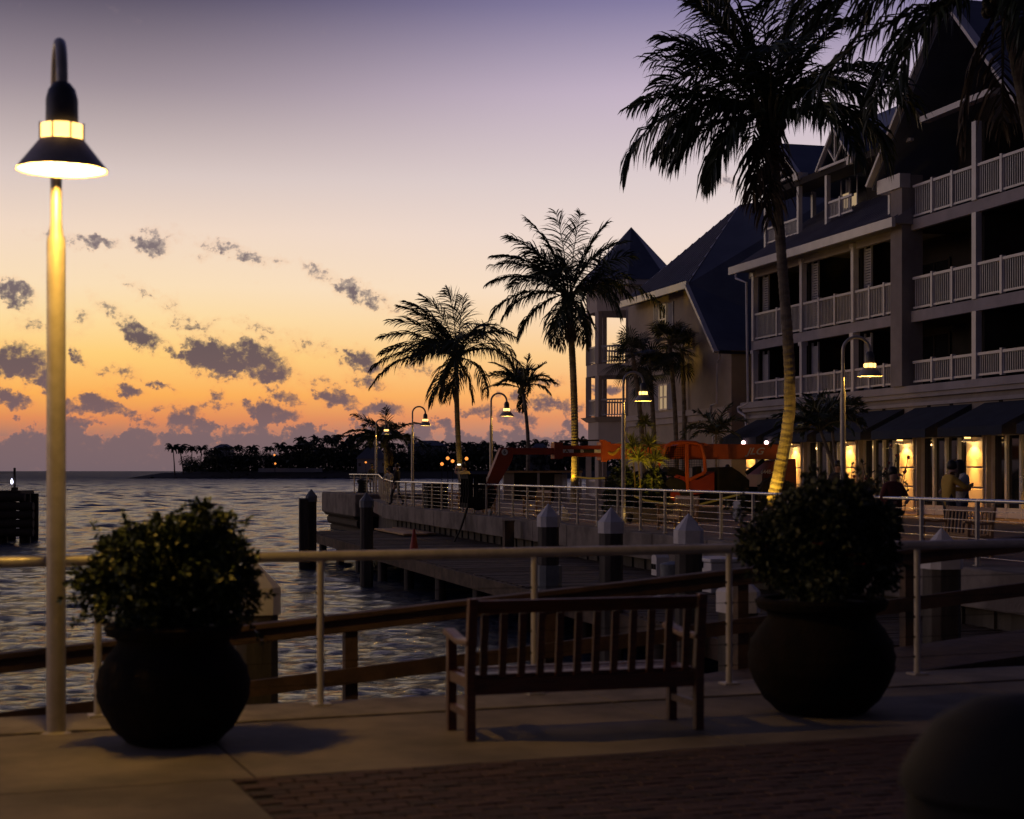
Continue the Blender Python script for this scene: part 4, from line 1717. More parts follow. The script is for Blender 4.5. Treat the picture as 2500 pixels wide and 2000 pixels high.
b = MB()
s = -14.0
while s < 10.5:
    z = rz_(s)
    b.box((s + .07, RN - .62, z - .32), (.134, 1.3, .045), M4=Matrix.Rotation(-math.atan(.081), 4, 'Y'))
    s += .14
b.build('ramp_deck', 'ramp_timber', rp, kind='stuff')
for n_ in (RN - 1.22, RN - .02):
    b = MB()
    b.bar((-14, n_, rz_(-14) - .46), (10.5, n_, rz_(10.5) - .46), .09, .22)
    b.build('stringer', 'ramp_timber', rp)
b = MB()
b.bar((-14, RN, rz_(-14) + .60), (10.5, RN, rz_(10.5) + .60), .15, .045)
b.bar((-14, RN + .0, rz_(-14) + .52), (10.5, RN + .0, rz_(10.5) + .52), .04, .11)
bevel(b.build('handrail', 'ramp_timber', rp), .008)
b = MB()
b.bar((-14, RN - .03, rz_(-14) + .10), (10.5, RN - .03, rz_(10.5) + .10), .045, .13)
b.build('mid_rail', 'ramp_timber', rp)
s = -3.0 + .35
sp_px = UV(0, 0)
for s in (-12.2, -10.3, -8.4, -6.5, -4.6, -2.75, -.95, .85, 2.75, 4.55, 6.35, 8.2):
    b = MB()
    b.span((s - .055, RN + .03, rz_(s) - .5), (s + .055, RN + .13, rz_(s) + .575))
    b.build('ramp_post', 'ramp_timber', rp)
for s in (-10, -5.5, -.6, 4.0, 8.5):
    b = MB()
    b.tube([(s, RN + .28, -3.3), (s, RN + .28, rz_(s) - .35)], .12, 9)
    b.build('support_pile', 'pile_timber', rp, smooth=True)


# ================================================================== BENCHES
def make_bench(loc, rz, label, mat='teak', group='slatted benches along the waterfront', width=1.56):
    """x along the seat, faces +y, origin under the left rear leg"""
    t = thing('park_bench', label, 'bench', loc, rz, group)
    wd, dp = width, .455
    for x in (0, wd):
        b = MB()
        b.prism([(x - .03, -.028, 0), (x - .03, .032, 0), (x - .03, .032, .44), (x - .03, -.035, .90), (x - .03, -.085, .90), (x - .03, -.028, .42)], (.06, 0, 0))
        bevel(b.build('leg', mat, t), .006)
        b = MB()
        b.span((x - .03, dp - .03, 0), (x + .03, dp + .03, .615))
        bevel(b.build('leg', mat, t), .006)
        b = MB()
        b.prism([(x - .038, -.05, .64), (x - .038, dp * .55, .625), (x - .038, dp + .06, .665), (x - .038, dp + .09, .65), (x - .038, dp + .085, .622), (x - .038, dp * .5, .585), (x - .038, -.04, .60)], (.076, 0, 0))
        bevel(b.build('armrest', mat, t), .01)
        b = MB()
        b.span((x - .02, .034, .14), (x + .02, dp - .032, .185))
        b.build('stretcher', mat, t)
        b = MB()
        b.span((x - .022, .034, .33), (x + .022, dp - .032, .395))
        b.build('side_rail', mat, t)
    for y, z0, z1 in ((.016, .285, .385), (dp, .31, .385)):
        b = MB()
        b.span((.033, y - .016, z0), (wd - .033, y + .016, z1))
        b.build('seat_rail', mat, t)
    b = MB()
    b.prism([(.033, -.038, .80), (.033, -.072, .885), (.033, -.042, .888), (.033, -.008, .80)], (wd - .066, 0, 0))
    bevel(b.build('back_rail', mat, t), .006)
    n = 12
    src = None
    for i in range(n):
        x = .09 + (wd - .18) * i / (n - 1)
        if src is None:
            b = MB()
            b.prism([(-.0235, .006, .387), (-.0235, -.036, .798), (-.0235, -.018, .798), (-.0235, .026, .387)], (.047, 0, 0))
            src = b.build('back_slat', mat, t)
            o = src
        else:
            o = src.copy()
            COL.objects.link(o)
        o.location = (x, 0, 0)
    src = None
    for i in range(5):
        y = .055 + i * .088
        if src is None:
            b = MB()
            b.span((.033, -.032, .39), (wd - .033, .032, .412))
            src = b.build('seat_slat', mat, t)
            o = src
        else:
            o = src.copy()
            COL.objects.link(o)
        o.location = (0, y, -.012 * math.sin(i / 4 * math.pi))
    return t


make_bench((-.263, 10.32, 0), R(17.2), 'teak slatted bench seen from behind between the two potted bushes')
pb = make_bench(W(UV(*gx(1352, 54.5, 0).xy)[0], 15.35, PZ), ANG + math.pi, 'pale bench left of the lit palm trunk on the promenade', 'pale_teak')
for px, Y, v, lb, mt in ((1212, 60.5, 15.1, 'reddish bench behind the lowered boom of the orange machine', None), (1104, 64.5, 15.2, 'bench beside the person taking a photo', None),
                         (1748, 41.5, 15.25, 'bench under the orange machine with pale back slats', None), (2432, 28.6, 15.5, 'bench in front of the shopfronts at the right edge', None)):
    o = copy_tree(pb)
    uu = UV(*gx(px, Y, 0).xy)[0]
    o.location = W(uu, v, PZ)
    o['label'] = lb

# ================================================================== POTTED BUSHES
def leaf_cloud(b, lobes, n, size, r, outward=.7, fill=.25):
    tot = sum(l[3] * l[4] * l[5] for l in lobes)
    for (x, y, z, rx, ry, rz) in lobes:
        k = int(n * rx * ry * rz / tot)
        for i in range(k):
            while True:
                d = Vector((r.uniform(-1, 1), r.uniform(-1, 1), r.uniform(-1, 1)))
                if .05 < d.length < 1:
                    break
            q = d.length
            if r.random() > fill:
                d = d / q * (.72 + .32 * r.random())
            c = Vector((x + d.x * rx, y + d.y * ry, z + d.z * rz))
            nrm = Vector((d.x / rx, d.y / ry, d.z / rz)).normalized()
            for j in range(9):
                ax = (nrm * outward + Vector((r.gauss(0, .6), r.gauss(0, .6), r.gauss(.15, .6)))).normalized()
                L = size * r.uniform(.6, 1.25)
                wv = ax.cross(Vector((r.gauss(0, 1), r.gauss(0, 1), r.gauss(0, 1)))).normalized() * L * .26
                p0 = c + Vector((r.gauss(0, .012), r.gauss(0, .012), r.gauss(0, .012)))
                mid = p0 + ax * L * .5
                tip = p0 + ax * L - Vector((0, 0, L * .12))
                b.add([p0, mid - wv, tip, mid + wv], [(0, 1, 2, 3)])


def make_pot(loc, label, seed, lobes, sc=1.0, leaf='pot_leaf', nleaf=1500, flowers=()):
    r = random.Random(seed)
    t = thing('potted_bush', label, 'potted plant', loc)
    prof = [(.245, 0), (.29, .015), (.37, .09), (.44, .20), (.472, .30), (.475, .38), (.455, .47), (.405, .55), (.36, .605), (.345, .635), (.355, .655), (.405, .675), (.425, .70), (.428, .73), (.41, .748), (.375, .745), (.36, .70)]
    pr = []
    for (ra, rb) in zip(prof, prof[1:]):
        for k in range(3):
            f = k / 3
            z = ra[1] + (rb[1] - ra[1]) * f
            rr = ra[0] + (rb[0] - ra[0]) * f
            pr.append(((rr + .0035 * math.sin(z * 150)) * sc, z * sc))
    pr.append((prof[-1][0] * sc, prof[-1][1] * sc))
    b = MB()
    b.lathe(pr, 56)
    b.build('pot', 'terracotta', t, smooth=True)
    b = MB()
    b.lathe([(.362 * sc, .712 * sc), (.2 * sc, .73 * sc), (.01, .735 * sc)], 20, cap=False)
    b.build('soil', 'soil', t)
    b = MB()
    for i in range(34):
        l = r.choice(lobes)
        a = r.random() * 6.283
        p0 = Vector((.16 * math.cos(a), .16 * math.sin(a), .70 * sc))
        p2 = Vector((l[0] + r.uniform(-.8, .8) * l[3], l[1] + r.uniform(-.8, .8) * l[4], l[2] + r.uniform(-.6, .6) * l[5]))
        p1 = (p0 + p2) / 2 + Vector((r.uniform(-.05, .05), r.uniform(-.05, .05), .08))
        b.tube([p0, p1, p2], [.011, .007, .003], 5, cap=False)
    b.build('stems', 'stem', t, kind='stuff')
    b = MB()
    big = [l for l in lobes if l[3] > .2]
    extra = []
    for i in range(40):
        l = r.choice(big)
        d = Vector((r.gauss(0, 1), r.gauss(0, 1), r.gauss(.25, .8))).normalized()
        q = r.uniform(.07, .15)
        k = r.uniform(.86, 1.16)
        extra.append((l[0] + d.x * l[3] * k, l[1] + d.y * l[4] * k, l[2] + d.z * l[5] * k, q, q, q * .85))
    leaf_cloud(b, [(x, y, z, a * .9, c * .9, e * .9) for (x, y, z, a, c, e) in lobes], int(nleaf * 1.25), .046, r)
    leaf_cloud(b, extra, int(nleaf * .55), .05, r, .8, .5)
    for i in range(34):
        l = r.choice(lobes)
        d = Vector((r.gauss(0, 1), r.gauss(0, 1), r.gauss(.5, .8))).normalized()
        p0 = Vector((l[0] + d.x * l[3] * .8, l[1] + d.y * l[4] * .8, l[2] + d.z * l[5] * .8))
        p1 = p0 + d * r.uniform(.10, .24)
        for k in range(26):
            q = p0.lerp(p1, (k + .5) / 26)
            ax = (d * .6 + Vector((r.gauss(0, .7), r.gauss(0, .7), r.gauss(0, .7)))).normalized()
            ll = r.uniform(.03, .055)
            wv = ax.cross(Vector((r.gauss(0, 1), r.gauss(0, 1), r.gauss(0, 1)))).normalized() * ll * .27
            b.add([q, q + ax * ll * .5 - wv, q + ax * ll, q + ax * ll * .5 + wv], [(0, 1, 2, 3)])
    b.build('foliage', leaf, t, kind='stuff')
    for (x, y, z) in flowers:
        b = MB()
        for k in range(5):
            a = k * 1.2566
            c, s = math.cos(a), math.sin(a)
            b.add([(x, y, z), (x + .03 * c - .012 * s, y + .03 * s + .012 * c, z + .012), (x + .045 * c, y + .045 * s, z + .006), (x + .03 * c + .012 * s, y + .03 * s - .012 * c, z + .012)], [(0, 1, 2, 3)])
        b.build('flower', 'flower_red', t)
    return t


lobesL = [(-.05, 0, 1.08, .40, .40, .27), (-.18, .02, 1.18, .30, .32, .19), (.06, -.02, 1.23, .26, .28, .20), (.30, .0, 1.08, .25, .28, .25), (.37, .05, .92, .16, .2, .22), (-.36, .0, 1.10, .16, .22, .17),
          (-.47, .02, .95, .075, .10, .13), (-.50, .05, .84, .055, .07, .11), (-.36, .02, .86, .10, .12, .16), (-.03, .0, .90, .36, .34, .2), (-.55, .03, 1.0, .05, .06, .05), (.18, .0, 1.16, .2, .2, .17)]
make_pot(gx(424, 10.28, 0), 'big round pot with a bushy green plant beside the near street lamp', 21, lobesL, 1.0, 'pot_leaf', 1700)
lobesR = [(0, 0, 1.22, .42, .40, .27), (-.10, 0, 1.40, .30, .30, .18), (.20, 0, 1.38, .26, .28, .19), (.36, 0, 1.18, .20, .26, .26), (-.40, -.02, 1.16, .17, .2, .15), (-.52, 0, 1.20, .12, .12, .09), (-.48, 0, 1.06, .10, .12, .13),
          (.0, 0, 1.0, .38, .36, .2), (.05, 0, 1.52, .07, .07, .10), (-.16, 0, 1.54, .05, .05, .08), (.28, 0, 1.50, .05, .05, .08), (-.56, 0, 1.30, .04, .04, .05), (.45, 0, 1.02, .13, .16, .16)]
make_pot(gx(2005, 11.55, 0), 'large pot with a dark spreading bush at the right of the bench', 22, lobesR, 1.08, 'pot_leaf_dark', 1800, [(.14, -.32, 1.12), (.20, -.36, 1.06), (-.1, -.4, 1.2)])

# ================================================================== PROMENADE RAILING
pr_ = thing('pier_railing', 'long pale railing with cables along the promenade edge', 'railing', W(-45, VR, PZ), ANG)
o3 = (-45, VR, PZ)
path = [(-12, VR), (-72.0, VR), (-80.5, 14.95), (-88.5, 16.25), (-96.4, 15.95)]
zadd = [0, 0, .10, .27, .27]


def railpt(d):
    acc_ = 0
    for (p, q, za_, zb_) in zip(path, path[1:], zadd, zadd[1:]):
        L = math.hypot(q[0] - p[0], q[1] - p[1])
        if d <= acc_ + L + 1e-6:
            f = (d - acc_) / L
            return (p[0] + (q[0] - p[0]) * f, p[1] + (q[1] - p[1]) * f, za_ + (zb_ - za_) * f)
        acc_ += L
    return path[-1] + (zadd[-1],)


TL = sum(math.hypot(q[0] - p[0], q[1] - p[1]) for p, q in zip(path, path[1:]))
b = MB(o3)
nseg = 190
b.tube([(lambda q: (q[0], q[1], PZ + q[2] + 1.06))(railpt(TL * i / nseg)) for i in range(nseg + 1)], .030, 12)
b.build('top_rail', 'galvanised', pr_, smooth=True)
for k in range(6):
    b = MB(o3)
    z = .17 + k * .145
    b.tube([(lambda q: (q[0], q[1], PZ + q[2] + z))(railpt(TL * i / 60)) for i in range(61)], .0062, 5)
    b.build('cable', 'galvanised', pr_)
d = .5
src = None
while d < TL:
    q = railpt(d)
    if src is None:
        b = MB()
        b.span((-.028, -.028, 0), (.028, .028, 1.035))
        b.span((-.06, -.05, 0), (.06, .05, .015))
        src = b.build('post', 'rail_paint', pr_)
        o = src
    else:
        o = src.copy()
        COL.objects.link(o)
    o.location = (q[0] + 45, q[1] - VR, .03 + q[2])
    d += 1.76
# rounded white notice hung on the railing
v = VR - .06
t = thing('rail_notice', 'white notice plate with rounded ends hung on the promenade railing', 'sign', W(fu(1808, v), v, 0), R(-38))
zc_ = fz(1800, 1245, v)
b = MB()
pts = []
for k in range(24):
    a = 2 * math.pi * k / 24
    cy = .13 if math.sin(a) > 0 else -.13
    pts.append((-.09 + .095 * math.cos(a), 0, zc_ + cy + .07 * math.sin(a)))
b.prism(pts, (0, -.012, 0))
b.build('plate', 'white_paint', t)
b = MB()
b.tube([(-.09, -.006, zc_ + .2), (-.09, -.006, PZ + 1.04)], .006, 5)
b.build('hanger', 'galvanised', t)


# ================================================================== PALMS
def frond(b, origin, az, e0, e1, L, leaf=.85, hang=.6, wind=(0, 0, 0), r=random, n=58, curve=1.25, wdt=.05):
    p = Vector(origin)
    wind = Vector(wind)
    NSG = 16
    pts, tans = [p.copy()], []
    for k in range(NSG):
        t = (k + .5) / NSG
        e = e0 + (e1 - e0) * t ** curve
        d = Vector((math.cos(az) * math.cos(e), math.sin(az) * math.cos(e), math.sin(e)))
        d = (d + wind * .35 * t).normalized()
        p = p + d * L / NSG
        pts.append(p.copy())
        tans.append(d)
    tans.append(tans[-1])
    b.cur = 1
    b.tube(pts, [.032 * (1 - .9 * i / NSG) + .004 for i in range(NSG + 1)], 4, cap=False)
    b.cur = 0
    G = Vector((0, 0, -1))
    hang = hang * (1.25 if e0 < R(30) else (.75 if e0 < R(55) else .4))
    droop = r.uniform(.85, 1.15)
    roll = r.uniform(-.35, .35) if e0 < R(30) else r.uniform(-1.0, 1.0)
    torn = set()
    for _ in range(r.randint(1, 4)):
        q0 = r.randint(int(n * .2), n)
        torn |= set((q0 + j, r.choice((-1, 1))) for j in range(r.randint(1, 4)))
    for i in range(n):
        t = .13 + .87 * (i + .5) / n
        f = t * NSG
        k = min(int(f), NSG - 1)
        q = pts[k].lerp(pts[k + 1], f - k)
        T = tans[k]
        S = T.cross(Vector((0, 0, 1)))
        S = S.normalized() if S.length > .05 else Vector((-math.sin(az), math.cos(az), 0))
        U = S.cross(T)
        S, U = S * math.cos(roll) + U * math.sin(roll), U * math.cos(roll) - S * math.sin(roll)
        prof = min(1.0, .45 + 2.6 * (t - .13)) * (1 - .68 * max(0, (t - .45) / .55) ** 1.5)
        for sg in (-1, 1):
            if (i, sg) in torn or r.random() < .06:
                continue
            ll = leaf * prof * droop * r.choice((1, 1, 1, .8, .62)) * r.uniform(.85, 1.12)
            ph = R(66 - 36 * t + r.gauss(0, 7))
            d0 = (T * math.cos(ph) + S * sg * math.sin(ph) + U * r.uniform(-.05, .28) + wind * .6).normalized()
            h = hang * r.uniform(.55, 1.45)
            d1 = (d0 + G * h * .9 + wind * .3).normalized()
            d2 = (d1 + G * h * 1.1).normalized()
            a0 = q
            a1 = a0 + d0 * ll * .34
            a2 = a1 + d1 * ll * .36
            a3 = a2 + d2 * ll * .30
            wv = d1.cross(T + Vector((r.gauss(0, .5), r.gauss(0, .5), r.gauss(0, .5))))
            wv = wv.normalized() * wdt * .5 * r.uniform(.8, 1.15)
            b.add([a0 - wv * .6, a0 + wv * .6, a1 - wv, a1 + wv, a2 - wv * .8, a2 + wv * .8, a3],
                  [(0, 1, 3, 2), (2, 3, 5, 4), (4, 5, 6)])


def make_palm(base, crown, label, fronds, seed, r0=.2, r1=.13, bend=.3, filler=10, leaf=.85, hang=.6, wind=(0, 0, 0), n=58, dead=4, Lf=3.4, flare=1.35, nuts=7, wdt=.056, rings=70, path=None):
    r = random.Random(seed)
    t = thing('coconut_palm', label, 'palm tree', base)
    c = Vector(crown) - Vector(base)
    pts, rad = [], []
    for i in range(rings * 2 + 1):
        f = i / (rings * 2)
        p = Vector((c.x * (f ** 1.0) + bend * math.sin(math.pi * f) * (1 if c.x <= 0 else -1), c.y * f, c.z * f))
        if path:
            p.x = float(np.interp(f, [q[0] for q in path], [q[1] for q in path]))
        rr = (r0 + (r1 - r0) * f ** .7) * (1 + (flare - 1) * math.exp(-f * 16))
        rr *= 1.028 if i % 2 == 0 else .968
        rr *= r.uniform(.975, 1.025)
        p.z += r.uniform(-.015, .015)
        pts.append(p)
        rad.append(rr)
    b = MB()
    b.tube(pts, rad, 14)
    b.build('trunk', 'palm_trunk', t)
    top = c
    # fibrous leaf bases
    b = MB()
    for i in range(16):
        a = r.random() * 6.283
        d = Vector((math.cos(a), math.sin(a), 0))
        b.tube([top + Vector((0, 0, -.45)) + d * r1, top + d * (r1 + .10) + Vector((0, 0, -.1)), top + d * .42 + Vector((0, 0, r.uniform(.2, .5)))], [.07, .055, .02], 5)
    b.build('leaf_bases', 'palm_rib', t, kind='stuff')
    allf = [(R(a), R(e0), R(e1), L) for (a, e0, e1, L) in fronds]
    for i in range(filler):
        a = r.random() * 6.283
        e0 = R(r.uniform(28, 84))
        allf.append((a, e0, e0 - R(r.uniform(70, 120)), Lf * r.uniform(.75, 1.05)))
    for (a, e0, e1, L) in allf:
        b = MB()
        frond(b, top + Vector((0, 0, r.uniform(-.1, .15))) + Vector((math.cos(a), math.sin(a), 0)) * .1, a, e0, e1, L, leaf, hang, wind, r, n, wdt=wdt)
        b.build('frond', ['palm_leaf', 'palm_rib'], t)
    for i in range(dead):
        a = r.random() * 6.283
        b = MB()
        frond(b, top + Vector((0, 0, -.2)), a, R(r.uniform(-50, -20)), R(-88), Lf * r.uniform(.55, .75), leaf * .8, .9, (0, 0, 0), r, int(n * .7), curve=.5, wdt=wdt)
        b.build('frond', ['palm_leaf_dry', 'palm_rib'], t)
    for i in range(nuts):
        a = r.random() * 6.283
        b = MB()
        b.sphere(top + Vector((.26 * math.cos(a), .26 * math.sin(a), -.22 - .12 * (i % 2))), .105, 8, 6, (1, 1, 1.15))
        b.build('coconut', 'coconut', t, smooth=True)
    return t


# the big palm in the middle right
make_palm(gx(1878, 36, PZ), at(1884, 285, 36), 'tall coconut palm in the right centre with a floodlit base',
          [(180, 24, -82, 3.98), (174, 34, -28, 3.15), (166, 52, -2, 3.06), (160, 62, 10, 3.24), (195, 8, -70, 2.88), (120, 78, 30, 3.51), (60, 80, 40, 3.42), (150, 74, 30, 3.51), (40, 76, 20, 3.24), (100, 84, 60, 3.60), (20, 70, 25, 3.24), (170, 76, 40, 3.42), (-150, 72, 20, 3.15), (-60, 74, 10, 3.24),
           (3, 44, -48, 3.51), (12, 30, -70, 3.15), (-12, 18, -80, 2.97), (-40, 4, -80, 2.61), (-140, -12, -80, 2.61), (200, -24, -84, 2.25), (185, 2, -62, 2.34), (-100, 60, -30, 2.88), (80, 50, -40, 3.24), (-70, 30, -70, 2.70), (150, 20, -60, 2.97), (178, 60, -40, 2.88)],
          31, r0=.15, r1=.10, path=[(0, 0), (.08, .06), (.16, .22), (.24, .37), (.31, .45), (.40, .45), (.49, .40), (.6, .32), (.715, .24), (.86, .14), (1, .055)], filler=5, leaf=1.35, hang=1.15, n=64, dead=3, Lf=3.2, flare=1.3, wdt=.050)
# second palm beside the turret
make_palm(gx(1403, 77, PZ), at(1388, 722, 77), 'coconut palm with yellow lit trunk in front of the turret',
          [(172, 58, -4, 4.2), (178, 42, -30, 4.0), (182, 22, -62, 4.0), (186, 8, -60, 3.4), (195, -18, -78, 3.3), (150, 76, 42, 4.3), (110, 84, 60, 4.4), (60, 82, 58, 4.4), (30, 74, 40, 4.2), (8, 60, 0, 3.8), (0, 34, -46, 3.0), (2, 26, -50, 4.8), (-30, 14, -70, 3.2), (-80, 10, -80, 3.0), (-110, -25, -85, 3.2), (-60, -35, -86, 3.0), (160, 66, 20, 4.2), (20, 66, 10, 4.0), (174, 50, -14, 4.0)],
          32, r0=.19, r1=.15, bend=.12, filler=10, leaf=1.35, hang=1.0, wind=(-.16, 0, 0), n=56, dead=7, wdt=.056, Lf=3.6)
# wind-blown palm over the water
make_palm(gx(1130, 85, PZ), at(1114, 868, 85), 'wind blown coconut palm leaning over the pier, left of the others',
          [(165, 72, 20, 4.0), (172, 56, -6, 4.2), (176, 44, -24, 4.3), (178, 30, -36, 4.0), (182, 18, -48, 4.6), (186, 10, -66, 4.9), (150, 82, 30, 3.9), (100, 86, 40, 4.0), (60, 80, 60, 3.2), (10, 40, -40, 3.2), (2, 26, -60, 3.4), (-6, 22, -78, 4.9), (-40, -10, -85, 3.2), (-90, -20, -86, 3.2), (-120, -35, -88, 3.4), (170, 64, 14, 4.0), (20, 58, -10, 3.0), (0, 50, -30, 3.4)],
          33, r0=.17, r1=.12, bend=-.1, filler=9, leaf=1.35, hang=1.0, wind=(-.42, 0, .02), n=56, dead=5, wdt=.056, Lf=3.4)
make_palm(gx(1285, 110, PZ), at(1275, 945, 110), 'small wind torn palm beyond the pier between two taller palms',
          [(170, 66, 10, 2.8), (176, 40, -20, 2.8), (180, 24, -40, 2.6), (150, 78, 40, 2.7), (20, 60, 20, 2.4), (0, 30, -30, 2.4), (-20, 10, -50, 2.2), (60, 70, 50, 2.5)],
          34, r0=.16, r1=.11, bend=.25, filler=14, leaf=.75, hang=.3, wind=(-.5, 0, .08), n=46, dead=3, Lf=2.4, nuts=3, wdt=.06)
make_palm(gx(942, 101, PZ), at(940, 1075, 101), 'short lit palm behind the lamp on the pier head',
          [(180, 40, -30, 2.6), (175, 60, 10, 2.6), (5, 30, -50, 2.6), (0, 50, -10, 2.5), (190, 10, -70, 2.4), (90, 80, 40, 2.4)],
          35, r0=.17, r1=.13, bend=.06, filler=16, leaf=.75, hang=.5, wind=(-.15, 0, 0), n=40, dead=3, Lf=2.3, nuts=0, wdt=.06, rings=30)
# palm at the upper right corner
make_palm(gx(2600, 27, PZ), at(2450, -25, 27), 'near palm at the upper right corner with fronds hanging into the frame',
          [(176, 16, -36, 4.3), (181, 8, -30, 3.6), (186, -6, -60, 3.9), (192, -18, -80, 3.4), (170, 34, -30, 4.4), (205, -8, -84, 3.0), (-90, -20, -84, 3.0), (-20, 0, -70, 3.2), (-100, 10, -80, 3.2), (160, 44, -20, 4.0), (0, -5, -70, 3.0)],
          36, r0=.18, r1=.13, bend=.3, filler=12, leaf=1.25, hang=1.0, n=58, dead=4, Lf=3.7, wdt=.05)


# fan palms before the left wing
def make_fan_palm(base, crown, label, seed, nf=20, rad=.85):
    r = random.Random(seed)
    t = thing('fan_palm', label, 'palm tree', base, 0, 'fan palms before the left wing')
    c = Vector(crown) - Vector(base)
    b = MB()
    pts = [Vector((c.x * f + .12 * math.sin(f * 3.1), c.y * f, c.z * f)) for f in [i / 14 for i in range(15)]]
    b.tube(pts, [.125 - .03 * i / 14 + .006 * (i % 2) for i in range(15)], 9)
    b.build('trunk', 'palm_trunk', t)
    for i in range(nf):
        a = r.random() * 6.283
        e = R(r.uniform(-55, 80))
        d = Vector((math.cos(a) * math.cos(e), math.sin(a) * math.cos(e), math.sin(e)))
        b = MB()
        L = rad * r.uniform(.8, 1.1)
        hub = c + d * L * .75 - Vector((0, 0, .10 * L))
        b.cur = 1
        b.tube([c, c + d * L * .4, hub], [.02, .015, .012], 4, cap=False)
        b.cur = 0
        S = d.cross(Vector((0, 0, 1)))
        S = S.normalized() if S.length > .1 else Vector((1, 0, 0))
        m = 22
        for k in range(m):
            an = R(-118 + 236 * k / (m - 1))
            dd = (d * math.cos(an) + S * math.sin(an)).normalized()
            ll = L * .92 * (.75 + .25 * math.cos(an)) * r.uniform(.9, 1.08)
            wv = dd.cross(d.cross(S)).normalized() * .035
            a1 = hub + dd * ll * .6
            a2 = hub + dd * ll - Vector((0, 0, .22 * ll))
            b.add([hub, a1 - wv, a2, a1 + wv], [(0, 1, 2, 3)])
        b.build('fan_leaf', ['fan_leaf', 'palm_rib'], t)
    return t


for k, (bx, tx, ty, Y, lb) in enumerate(((1575, 1545, 870, 74, 'fan palm with its crown just left of the lamp arch'), (1594, 1586, 905, 76, 'low crowned fan palm right behind the lamp head'), (1652, 1634, 835, 77, 'tall fan palm covering the lit upper window'), (1666, 1664, 860, 79, 'rightmost fan palm against the wing wall'))):
    make_fan_palm(gx(bx, Y, PZ), at(tx, ty, Y), lb, 50 + k, 22, 1.05)


# dracaena plants lit from below
def rosette(b, c, r, n, L, up=.5, w=.035):
    for i in range(n):
        a = r.random() * 6.283
        e = R(r.uniform(-25, 85))
        d = Vector((math.cos(a) * math.cos(e), math.sin(a) * math.cos(e), math.sin(e)))
        ll = L * r.uniform(.75, 1.1)
        wv = d.cross(Vector((r.gauss(0, 1), r.gauss(0, 1), r.gauss(0, 1)))).normalized() * w * .5
        a1 = c + d * ll * .55
        a2 = c + d * ll - Vector((0, 0, .28 * ll * math.cos(e)))
        b.add([c - wv * .7, c + wv * .7, a1 + wv, a2, a1 - wv], [(0, 1, 2, 4), (4, 2, 3)])


DR = [(1575, 1034, 51, .36, 'tall thin dracaena with a single lit rosette above the boom'), (1544, 1090, 50, .50, 'lit dracaena just right of the pale lamp pole'), (1585, 1088, 50, .52, 'brightest dracaena rosette over the orange boom'),
      (1600, 1124, 50, .42, 'lower dracaena touching the cab of the orange machine'), (1558, 1122, 49.4, .44, 'dracaena in the middle of the lit plant bed')]
for k, (px, py, Y, L, lb) in enumerate(DR):
    c = at(px, py, Y)
    base = Vector((c.x + .05, c.y, PZ))
    t = thing('dracaena', lb, 'plant', base, 0, 'dracaenas in the lit bed')
    r = random.Random(80 + k)
    h = c - base
    b = MB()
    b.tube([(0, 0, 0), (h.x * .4 + .05, 0, h.z * .5), h], [.030, .022, .018], 6)
    b.build('stem', 'wood_dark', t)
    b = MB()
    rosette(b, h, r, 110, L * 1.12)
    b.build('rosette', 'dracaena', t, kind='stuff')
# dark planting under them
b = MB()
r = random.Random(90)
lob = []
for i in range(18):
    p = gx(1502 + i * 6.0, 50.6 + r.uniform(-.8, 1.6), 0)
    lob.append((p.x, p.y, PZ + .62 + .28 * math.sin(i * .45), .36, .42, .70 + .25 * r.random()))
leaf_cloud(b, lob, 2000, .13, r)
b.build('bed_groundcover', 'pot_leaf_dark', kind='stuff')
# bed kerb
t = thing('planting_bed', 'low dark planter wall around the lit dracaena bed', 'planter', W(UV(*gx(1585, 51, 0).xy)[0], UV(*gx(1585, 51, 0).xy)[1], PZ), ANG)
b = MB()
for (a_, c_) in (((-1.9, -1.5), (1.9, -1.35)), ((-1.9, 1.35), (1.9, 1.5)), ((-1.9, -1.345), (-1.75, 1.345)), ((1.75, -1.345), (1.9, 1.345))):
    b = MB()
    b.span((a_[0], a_[1], 0), (c_[0], c_[1], .42))
    b.build('planter_wall', 'pier_concrete', t)
b = MB()
b.span((-1.74, -1.34, 0), (1.74, 1.34, .34))
b.build('soil', 'soil', t)


def areca(px, py, Y, label, seed, L=1.5, n=16, lean=0.0):
    r = random.Random(seed)
    c = at(px, py, Y)
    base = Vector((c.x + lean, c.y, PZ))
    t = thing('areca_palm', label, 'palm tree', base)
    h = c - base
    b = MB()
    b.tube([(0, 0, 0), (h.x * .35, 0, h.z * .5), h], [.07, .055, .045], 7)
    b.build('trunk', 'palm_trunk', t)
    for i in range(n):
        a = r.random() * 6.283
        e0 = R(r.uniform(15, 80))
        b = MB()
        frond(b, h, a, e0, e0 - R(r.uniform(60, 110)), L * r.uniform(.8, 1.1), .5, .3, (0, 0, 0), r, 26, wdt=.045)
        b.build('frond', ['palm_leaf', 'palm_rib'], t)


areca(2003, 1052, 45, 'dark areca palm between the big trunk and the tall lamp', 61, 1.6, 20, .75)
areca(2030, 1035, 52, 'leaning areca palm behind the tall lamp', 63, 1.4, 14, .25)
areca(1748, 1060, 69, 'bushy palm in front of the recess between wing and hotel', 62, 1.7, 18, 0)


